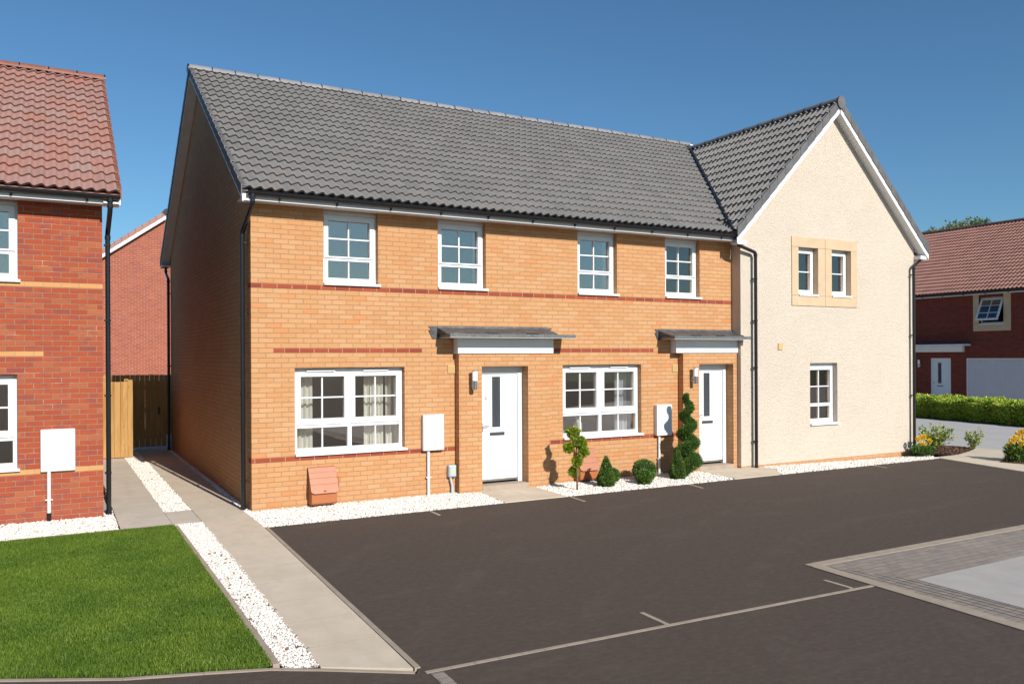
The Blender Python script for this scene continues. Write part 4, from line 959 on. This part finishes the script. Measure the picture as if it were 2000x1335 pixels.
def rotmats(n, tilt=1.0):
    a = RNG.uniform(0, 2*np.pi, n); b = RNG.uniform(-tilt, tilt, n); c = RNG.uniform(-tilt, tilt, n)
    z = np.zeros(n); o = np.ones(n)
    Rz = np.stack([np.cos(a), -np.sin(a), z, np.sin(a), np.cos(a), z, z, z, o], 1).reshape(-1, 3, 3)
    Rx = np.stack([o, z, z, z, np.cos(b), -np.sin(b), z, np.sin(b), np.cos(b)], 1).reshape(-1, 3, 3)
    Ry = np.stack([np.cos(c), z, np.sin(c), z, o, z, -np.sin(c), z, np.cos(c)], 1).reshape(-1, 3, 3)
    return Rz @ Rx @ Ry
def rocks(P3, r, sq=(1, .8, .6), jit=.22, tilt=.6):
    n = len(P3); sh = ICO[None]*(1+RNG.normal(0, jit, (n, 12, 1))*.6); sh = sh*np.array(sq)*r[:, None, None]
    sh = np.einsum('nij,nkj->nki', rotmats(n, tilt), sh); V = (sh+P3[:, None]).reshape(-1, 3)
    F = (ICF[None]+(np.arange(n)*12)[:, None, None]).reshape(-1, 3); return V, F, np.repeat(RNG.uniform(0, 1, n), 20)
def gravel(poly, dens, r0, label, zf=None, rs=.25):
    zf = zf or (lambda x, y: 0*x)
    mb = MB(); mb.poly([(x, y, float(zf(np.array(x), np.array(y)))-.012) for x, y in poly]); b = mk('gravel_bed', mb, M['gravelbase']); b['kind'] = 'structure'
    P = scatter(poly, dens); r = r0*(1+RNG.normal(0, rs, len(P)).clip(-.6, 1.0)); z = zf(P[:, 0], P[:, 1])+RNG.uniform(-.008, .010, len(P))
    V, F, u = rocks(np.column_stack([P, z]), r)
    o = npmesh('gravel', V, F, M['pebble'], uvx=u); tag(o, label, kind='stuff'); return o
gravel([(-.098, -1.24), (-.098, -.0), (0, 0), (3.35, 0), (3.35, -.15), (3.72, -.15), (3.60, -1.255)], 2600, .0165, 'white gravel along the foot of the yellow brick wall')
gravel([(4.74, -1.255), (4.80, -.15), (5.117, -.15), (5.117, 0), (8.185, 0), (8.185, -.15), (8.60, -.15), (8.50, -1.25)], 2300, .017, 'white gravel bed around the topiary')
gravel([(-1.095, -6.47), (-1.095, -.47), (-.772, -.47), (-.772, -2.2), (-.86, -6.58)], 7500, .0112, 'white gravel strip between lawn and path')
gravel([(-1.15, .58), (-.772, .58), (-.772, 9.9), (-1.15, 8.3)], 2600, .016, 'white gravel strip between the two paths')
gravel([(-.098, 0), (0, 0), (0, 9.6), (-.098, 9.6)], 2600, .016, 'narrow shaded gravel margin along the gable')
gravel([(-4.2, -.455), (-1.82, -.455), (-1.82, 1.2), (-1.95, 1.2), (-1.95, .73), (-4.2, .73)], 2400, .0165, 'white gravel below the red brick wall')
zE = lambda x, y: -.085*np.clip((x-10)/5, 0, 1)*np.clip((y+1.25)/1.0, 0, 1)
gravel([(9.68, -1.245), (10.16, -.63), (10.04, -.255), (15.1, -.255), (15.1, .2), (15.35, .2), (15.4, -.4), (14.62, -1.10), (14.57, -1.235)], 1300, .020, 'white gravel margin in front of the cream render', zf=zE)
# dead leaves on the gravel strip
P = np.column_stack([RNG.uniform(-1.09, -.82, 40), RNG.uniform(-6.4, -2.5, 40), np.full(40, .022)])
V, F, u = rocks(P, RNG.uniform(.010, .022, 40), (1, .6, .15), .3, .9)
lm = simple('dead leaf', (.22, .10, .05), .8, var=.3, vscale=30); tag(npmesh('fallen_leaves', V, F, lm, uvx=u), 'brown dry leaves lying in the gravel strip', kind='stuff')
# lawn
lawn = [(-1.140, -.515), (-4.3, -.53), (-4.3, -4.68), (-3.9, -5.0), (-3.0, -5.66), (-2.15, -6.11), (-1.63, -6.29), (-1.22, -6.44), (-1.150, -6.41)]
o = sheet('lawn', lawn, .004, M['lawnsoil'])
def blades(poly, dens, h0, w0):
    P = scatter(poly, dens); n = len(P)
    hN = .5+.5*np.sin(P[:, 0]*2.1+np.sin(P[:, 1]*1.7)*1.3)*np.sin(P[:, 1]*2.7+P[:, 0]); h = h0*(.55+.3*hN+RNG.uniform(0, .5, n)); w = w0*RNG.uniform(.7, 1.3, n)
    a = RNG.uniform(0, 2*np.pi, n); lean = RNG.uniform(.1, .9, n)*h; la = a+RNG.uniform(-.8, .8, n)+np.pi/2
    sx, sy = np.cos(a)*w/2, np.sin(a)*w/2; dx, dy = np.cos(la)*lean, np.sin(la)*lean; z = np.zeros(n)
    b0 = np.column_stack([P[:, 0]-sx, P[:, 1]-sy, z+.002]); b1 = np.column_stack([P[:, 0]+sx, P[:, 1]+sy, z+.002])
    m0 = np.column_stack([P[:, 0]-sx*.8+dx*.35, P[:, 1]-sy*.8+dy*.35, h*.6]); m1 = np.column_stack([P[:, 0]+sx*.8+dx*.35, P[:, 1]+sy*.8+dy*.35, h*.6])
    t = np.column_stack([P[:, 0]+dx, P[:, 1]+dy, h])
    V = np.stack([b0, b1, m0, m1, t], 1).reshape(-1, 3); i = np.arange(n)*5
    F = np.concatenate([np.stack([i, i+1, i+3], 1), np.stack([i, i+3, i+2], 1), np.stack([i+2, i+3, i+4], 1)])
    r = RNG.uniform(0, 1, n); r = np.where(RNG.uniform(0, 1, n) < .03, 1.0, r*.9); return V, F, np.tile(r, 3)
V, F, u = blades(lawn, 17000, .033, .0045)
tag(npmesh('grass', V, F, M['blade'], uvx=u), 'short green lawn grass in front of the red brick house', kind='stuff')

# ------------------------------------------------------------------ foliage
def leafcloud(P, Nn, size, asp=.5, spread=.6, up=0.0):
    """one bent leaf (two triangles) per point; Nn outward normals"""
    n = len(P); d = Nn+RNG.normal(0, spread, (n, 3)); d[:, 2] += up; d /= np.linalg.norm(d, axis=1)[:, None]+1e-9
    r = RNG.normal(0, 1, (n, 3)); s = np.cross(d, r); s /= np.linalg.norm(s, axis=1)[:, None]+1e-9
    L = size*RNG.uniform(.6, 1.3, n)[:, None]; w = L*asp*.5; mid = P+d*L*.45
    V = np.stack([P, mid+s*w, P+d*L, mid-s*w], 1).reshape(-1, 3); i = np.arange(n)*4
    F = np.stack([i, i+1, i+2, i+3], 1); return V, F
def sphere_pts(c, r, n, lump=.12, seed=0, zs=1.0, shell=.25, fr=5.0):
    d = RNG.normal(0, 1, (n, 3)); d /= np.linalg.norm(d, axis=1)[:, None]
    k = 1+lump*(np.sin(d[:, 0]*fr+seed)*np.sin(d[:, 1]*fr*1.2+seed*2)+np.sin(d[:, 2]*fr*1.4+seed*3)*.6)
    rr = r*k*(1-shell*RNG.uniform(0, 1, n)**2); P = np.array(c)+d*rr[:, None]*np.array([1, 1, zs]); return P, d
def add_crown(parent, parts, mat, name='crown', core=None):
    Vs, Fs, us = [], [], []; o = 0
    for V, F in parts:
        Vs.append(V); Fs.append(F+o); o += len(V); us.append(RNG.uniform(0, 1, len(F)))
    return npmesh(name, np.concatenate(Vs), np.concatenate(Fs), mat, parent, uvx=np.concatenate(us))
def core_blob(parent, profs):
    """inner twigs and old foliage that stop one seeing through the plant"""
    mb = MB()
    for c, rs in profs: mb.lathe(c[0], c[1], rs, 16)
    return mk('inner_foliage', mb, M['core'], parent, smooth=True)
def ballprof(c, r, k=9): return (c[:2], [(max(.002, r*math.sin(math.pi*i/(k-1))), c[2]-r*math.cos(math.pi*i/(k-1))) for i in range(k)])
# pom-pom tree
tp = (5.26, -.81); t = thing('topiary_tree', (*tp, 0), 'golden green pom-pom topiary tree with a bare stem in the white gravel', 'topiary')
PX = [(-.062, .985, .118), (.055, .815, .112), (-.13, .735, .095), (.105, .655, .095), (0, .50, .095), (-.035, .30, .085)]
dirx = Vector((.875, -.485, 0))
path = [(tp[0], tp[1], -.02), (tp[0]+.004, tp[1], .25), (tp[0]-.008, tp[1]+.01, .5), (tp[0]-.01, tp[1], .72), (tp[0]-.045, tp[1]-.005, .95)]
tm = MB().tube(path, [.018, .016, .014, .012, .006], 10); balls = []
for i, (du, z, r) in enumerate(PX):
    du *= 1.05; c = (tp[0]+dirx.x*du+(.0 if i < 5 else .03), tp[1]+dirx.y*du+(.0 if i < 5 else .09), z)
    j = (tp[0]-.006, tp[1], max(.1, z-.10)); tm.tube([j, ((j[0]+c[0])/2, (j[1]+c[1])/2, z-.04), c], [.009, .007, .004], 6)
    P, d = sphere_pts(c, r*.80, 1500, .20, i, .92, .5, 4.0); V, F = leafcloud(P, d, .044, .32, .5, .25); balls.append((V, F))
mk('trunk', tm, M['bark'], t, smooth=True); add_crown(t, balls, M['goldleaf'])
def box_cone(x, y, h, r, label, grp=None):
    t = thing('cone_bush', (x, y, 0), label, 'clipped bush', grp)
    prof = lambda s: r*(np.where(s < .22, .80+.20*s/.22, ((1-s)/.78)**.82))
    n = 6500; s = 1-np.sqrt(RNG.uniform(0, 1, n)); s = np.clip(s, 0, .995); a = RNG.uniform(0, 2*np.pi, n)
    rr = prof(s)*(1+.09*np.sin(a*5+s*9)+.06*np.sin(a*11+s*23))*(1-.25*RNG.uniform(0, 1, n)**2)
    P = np.column_stack([x+rr*np.cos(a), y+rr*np.sin(a), s*h]); d = np.column_stack([np.cos(a), np.sin(a), np.full(n, .35)])
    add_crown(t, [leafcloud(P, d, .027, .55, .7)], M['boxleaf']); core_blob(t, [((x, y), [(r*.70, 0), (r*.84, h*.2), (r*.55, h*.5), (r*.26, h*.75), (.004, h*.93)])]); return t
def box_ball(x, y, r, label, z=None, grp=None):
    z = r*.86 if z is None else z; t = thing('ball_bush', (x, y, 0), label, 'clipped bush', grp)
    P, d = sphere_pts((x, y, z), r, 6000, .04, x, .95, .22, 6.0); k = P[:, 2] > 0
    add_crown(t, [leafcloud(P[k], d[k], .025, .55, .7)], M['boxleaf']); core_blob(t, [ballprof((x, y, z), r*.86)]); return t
box_cone(5.93, -.72, .55, .150, 'cone shaped clipped box bush beside the pom-pom topiary tree')
box_ball(6.23, -.50, .125, 'small round clipped bush tucked behind the cone shaped bush', z=.15)
box_ball(6.93, -.52, .215, 'larger of the two touching round clipped bushes in the gravel')
box_ball(6.66, -.86, .140, 'smaller round clipped bush touching the front of the larger round one')
box_cone(7.60, -.66, .56, .145, 'pointed clipped bush at the foot of the spiral topiary')
# spiral
sx, sy, sh_ = 7.93, -.56, 1.62; t = thing('spiral_topiary', (sx, sy, 0), 'tall dark spiral clipped cypress beside the second front door', 'topiary')
parts = []; core = []; turns = 4.2; NB = 72
for i in range(NB):
    f = i/(NB-1); z = .13+f*(sh_-.20); R = .180*(1-f)**.75+.044; off = .092*(1-f)**.75+.024; a = 2*math.pi*turns*f+2.2
    c = (sx+off*math.cos(a), sy+off*math.sin(a), z); r = R*.78
    P, d = sphere_pts(c, r, int(380*(r/.1)**1.5)+90, .12, i, .62, .3, 5); k = P[:, 2] > .0
    parts.append(leafcloud(P[k], d[k], .034, .28, .5, .35)); core.append(ballprof(c, r*.55, 6))
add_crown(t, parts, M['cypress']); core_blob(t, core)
mk('trunk', MB().tube([(sx, sy, 0), (sx, sy, 1.5)], [.02, .006], 8), M['bark'], t)
# low hedge in front of the dark brick house
t = thing('hedge', (24.6, 3.5, 0), 'low clipped yellow green hedge in front of the garage door', 'hedge')
a0, a1 = np.array([25.55, 8.8]), np.array([23.75, -.6]); dr = (a1-a0)/np.linalg.norm(a1-a0); nn_ = np.array([-dr[1], dr[0]]);
if nn_[0] < 0: nn_ = -nn_
Ln = np.linalg.norm(a1-a0); n = 42000; s = RNG.uniform(0, Ln, n); q = RNG.uniform(0, 1, n); dep = 1.5; hh = .66
topm = q > .42; wob = .05*np.sin(s*3.1)+.04*np.sin(s*7.3+1)
dd = np.where(topm, RNG.uniform(0, dep, n), 0.0+.05*RNG.uniform(-1, 1, n)); zz = np.where(topm, hh+wob+.03*np.sin(dd*9), RNG.uniform(.04, hh, n)); dd += np.where(topm, 0, .06*np.sin(s*5)+(zz < .2)*.06)
zz += RNG.normal(0, .02, n); XY = a0+dr*s[:, None]+nn_*dd[:, None]; P = np.column_stack([XY, zz]); d = np.where(topm[:, None], np.array([0, 0, 1.0]), np.array([-nn_[0], -nn_[1], .2]))
add_crown(t, [leafcloud(P, d, .085, .5, .7)], M['hedgeleaf'], 'leaves')
c0, c1 = a0+nn_*.12, a1+nn_*.12; c2, c3 = a1+nn_*(dep-.1), a0+nn_*(dep-.1)
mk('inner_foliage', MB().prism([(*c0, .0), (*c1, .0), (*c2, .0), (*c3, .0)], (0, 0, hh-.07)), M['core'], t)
struct(mk('soil', MB().prism([(*(a0-nn_*.16), -.05), (*(a1-nn_*.16), -.05), (*(a1+nn_*1.9), -.05), (*(a0+nn_*1.9), -.05)], (0, 0, .07)), M['mulchbase']))
# mulch bed
bed = [(15.0, -.30), (15.42, -1.04), (16.35, -.78), (17.15, -.46), (16.7, .35), (15.5, .55), (15.12, .5)]
mb = MB(); cx_, cy_ = 15.95, -.25
for i in range(len(bed)):
    a, b = bed[i], bed[(i+1) % len(bed)]; mb.poly([(*a, -.01), (*b, -.01), (cx_, cy_, .10)])
struct(mk('mulch_bed', mb, M['mulchbase']))
P = scatter(bed, 900); dist = np.min([np.hypot(P[:, 0]-x, P[:, 1]-y) for x, y in bed], 0); r = np.hypot(P[:, 0]-cx_, (P[:, 1]-cy_)*1.5)
z = .10*np.clip(1-r/1.15, 0, 1)+.01; V, F, u = rocks(np.column_stack([P, z]), RNG.uniform(.015, .035, len(P)), (1, .5, .25), .25, .9)
tag(npmesh('bark_mulch', V, F, M['bark_mulch'], uvx=u), 'dark bark mulch around the flowering plants', kind='stuff')
bed2 = [(15.05, -2.78), (14.95, -2.35), (15.5, -2.1), (16.2, -2.3), (16.0, -3.2), (15.2, -3.4)]
sheet('mulch_bed', bed2, .014, M['mulchbase']); P = scatter(bed2, 700); V, F, u = rocks(np.column_stack([P, np.full(len(P), .02)]), RNG.uniform(.015, .035, len(P)), (1, .5, .25), .25, .9)
tag(npmesh('bark_mulch', V, F, M['bark_mulch'], uvx=u), 'dark bark mulch beneath the tall yellow flower clump', kind='stuff')
def flower_clump(x, y, h, heads, label, rad=.2, n=900):
    t = thing('flower_clump', (x, y, 0), label, 'flowers')
    a = RNG.uniform(0, 2*np.pi, n); rr = rad*np.sqrt(RNG.uniform(0, 1, n)); zz = RNG.uniform(.0, h*.62, n)*(1-.3*rr/rad)
    P = np.column_stack([x+rr*np.cos(a), y+rr*np.sin(a), zz]); d = np.column_stack([np.cos(a)*.7, np.sin(a)*.7, np.full(n, .6)])
    add_crown(t, [leafcloud(P, d, .085, .35, .5, .2)], M['cypress'], 'leaves')
    st = MB(); 
    for du, dv, z, r in heads:
        c = (x+dirx.x*du+dv*.485, y+dirx.y*du+dv*.875, z); st.tube([(x+(c[0]-x)*.4, y+(c[1]-y)*.4, .02), c], .005, 5)
        P, d = sphere_pts(c, r*.72, 260, .03, 1, 1.0, .3); V, F = leafcloud(P, d, r*.5, .7, .3, .1)
        npmesh('flower', V, F, M['petal'], t, uvx=RNG.uniform(0, 1, len(F)))
    mk('stem', st, M['hedgeleaf'], t)
flower_clump(14.88, -.62, .36, [(-.11, 0, .36, .062), (.035, .05, .40, .064), (-.03, -.05, .24, .060), (.15, 0, .31, .058)], 'low clump with four round yellow flower heads at the corner of the cream house', .21)
HD = [(-.17, -.05, .20, .06), (-.18, .05, .34, .06), (-.15, 0, .45, .065), (-.05, -.1, .30, .06), (-.06, .0, .50, .07), (.04, -.05, .40, .065), (.02, .05, .60, .065), (.12, 0, .52, .065), (.14, -.05, .36, .06), (.10, .0, .66, .06), (.2, 0, .60, .06), (.2, .0, .44, .06)]
flower_clump(15.42, -2.48, .66, HD, 'tall clump crowded with yellow flower heads on the dark mulch', .26, 1500)
def shrub(x, y, h, r, label, stems=14, n=650, grp=None):
    t = thing('shrub', (x, y, 0), label, 'shrub', grp); st = MB(); Ps = []; Ds = []
    for i in range(stems):
        a = 2*math.pi*i/stems+random.uniform(-.2, .2); k = random.uniform(.5, 1); e = (x+r*k*math.cos(a), y+r*k*math.sin(a), h*random.uniform(.55, 1)*(1.1-.35*k)+.05); m_ = (x+(e[0]-x)*.35, y+(e[1]-y)*.35, e[2]*.6+.03)
        st.tube([(x, y, .02), m_, e], [.006, .005, .002], 5); kk = n//stems
        tt = RNG.uniform(.15, 1, kk)[:, None]; A, Bm, C = np.array([x, y, .03]), np.array(m_), np.array(e)
        P = (1-tt)**2*A+2*tt*(1-tt)*Bm+tt**2*C+RNG.normal(0, .035, (kk, 3)); Ps.append(P); Ds.append(RNG.normal(0, 1, (kk, 3))*.7+np.array([math.cos(a)*.5, math.sin(a)*.5, .5]))
    mk('stem', st, M['bark'], t); P = np.concatenate(Ps); D_ = np.concatenate(Ds); k = P[:, 2] > .01
    add_crown(t, [leafcloud(P[k], D_[k], .065, .55, .4)], M['shrubleaf'], 'leaves')
shrub(15.95, -.22, .62, .46, 'wide variegated shrub rising from the bark mulch', 26, 1400)
shrub(16.62, -.72, .50, .26, 'small variegated shrub at the tip of the mulch bed', 12, 420)
shrub(15.28, .15, .55, .2, 'thin variegated sprig beside the cream house corner', 7, 160)
def far_tree(x, y, z0, h, rx, label):
    t = thing('tree', (x, y, 0), label, 'tree', 'trees behind the dark brick house'); parts = []
    tk = MB().tube([(x, y, -.2), (x+.2, y, h*.5), (x, y, h*.85)], [.35, .25, .08], 10)
    for i in range(46):
        a = random.uniform(0, 2*math.pi); k = math.sqrt(random.random()); zc = z0+(h-z0)*random.random()**.7; w_ = math.sqrt(max(.05, 1-((zc-(z0+h)/2)/((h-z0)/2+.6))**2))
        c = (x+rx*k*w_*math.cos(a), y+rx*k*w_*math.sin(a), zc); r = random.uniform(.55, 1.05); tk.tube([(x, y, zc*.7), c], [.07, .02], 5)
        P, d = sphere_pts(c, r, 520, .3, i, .75, .8, 5); parts.append(leafcloud(P, d, .22, .55, .8))
    mk('trunk', tk, M['bark'], t); add_crown(t, parts, M['hazytreeleaf'])
far_tree(53.9, 24.3, 6.8, 11.1, 1.9, 'leafy tree showing over the brown roof, the nearer the cream gable')
far_tree(55.6, 23.2, 7.5, 11.5, .8, 'slim leafy tree top showing over the ridge of the brown roof')
far_tree(51.8, 26.2, 6.5, 10.3, 1.2, 'low leafy tree top just clear of the cream gable verge')

# ------------------------------------------------------------------ sky, sun, camera
wd = bpy.data.worlds.new('World'); S.world = wd; wd.use_nodes = True; nt = wd.node_tree; nt.nodes.clear()
sk = nt.nodes.new('ShaderNodeTexSky'); sk.sky_type = 'NISHITA'; sk.sun_disc = False
sunv = Vector((.09, -1, .60)).normalized(); el = math.asin(sunv.z); az = math.atan2(sunv.x, sunv.y)
sk.sun_elevation = el; sk.sun_rotation = az; sk.altitude = 0; sk.air_density = 1.0; sk.dust_density = .5; sk.ozone_density = 3.5
bg = nt.nodes.new('ShaderNodeBackground'); wo = nt.nodes.new('ShaderNodeOutputWorld'); mxs = nt.nodes.new('ShaderNodeMix'); mxs.data_type = 'RGBA'; mxs.blend_type = 'MULTIPLY'; mxs.inputs[0].default_value = 1; mxs.inputs[7].default_value = (.64, .92, 1.04, 1); nt.links.new(sk.outputs[0], mxs.inputs[6]); nt.links.new(mxs.outputs[2], bg.inputs[0]); bg.inputs[1].default_value = .084; nt.links.new(bg.outputs[0], wo.inputs[0])
L = bpy.data.lights.new('sun', 'SUN'); L.energy = 5.0; L.angle = math.radians(.5); L.color = (1.0, .955, .88)
lo = bpy.data.objects.new('sun', L); COL.objects.link(lo); lo.location = (2, -20, 14); lo.rotation_euler = sunv.to_track_quat('Z', 'Y').to_euler()
c = bpy.data.cameras.new('camera'); co = bpy.data.objects.new('camera', c); COL.objects.link(co); S.camera = co
Rv = Vector((0.87465493, -0.48472336, -0.00469223)); Fv = Vector((0.48472869, 0.87466456, 0)); Dv = Vector((-0.00410413, 0.00227446, -0.99998899))
mw = Matrix((Rv, -Dv, -Fv)).transposed().to_4x4(); mw.translation = Vector((-2.58189, -12.67944, 2.29433)); co.matrix_world = mw
c.sensor_width = 36; c.lens = 1617.33*36/2000; c.shift_y = 28.46/2000; c.clip_start = .1; c.clip_end = 3000
S.view_settings.view_transform = 'Standard'; S.view_settings.look = 'None'; S.view_settings.exposure = 0.25; S.view_settings.gamma = 1
S.cycles.max_bounces = 8; S.cycles.transparent_max_bounces = 12
try: S.cycles.use_denoising = True; S.cycles.denoiser = 'OPENIMAGEDENOISE'
except Exception: pass
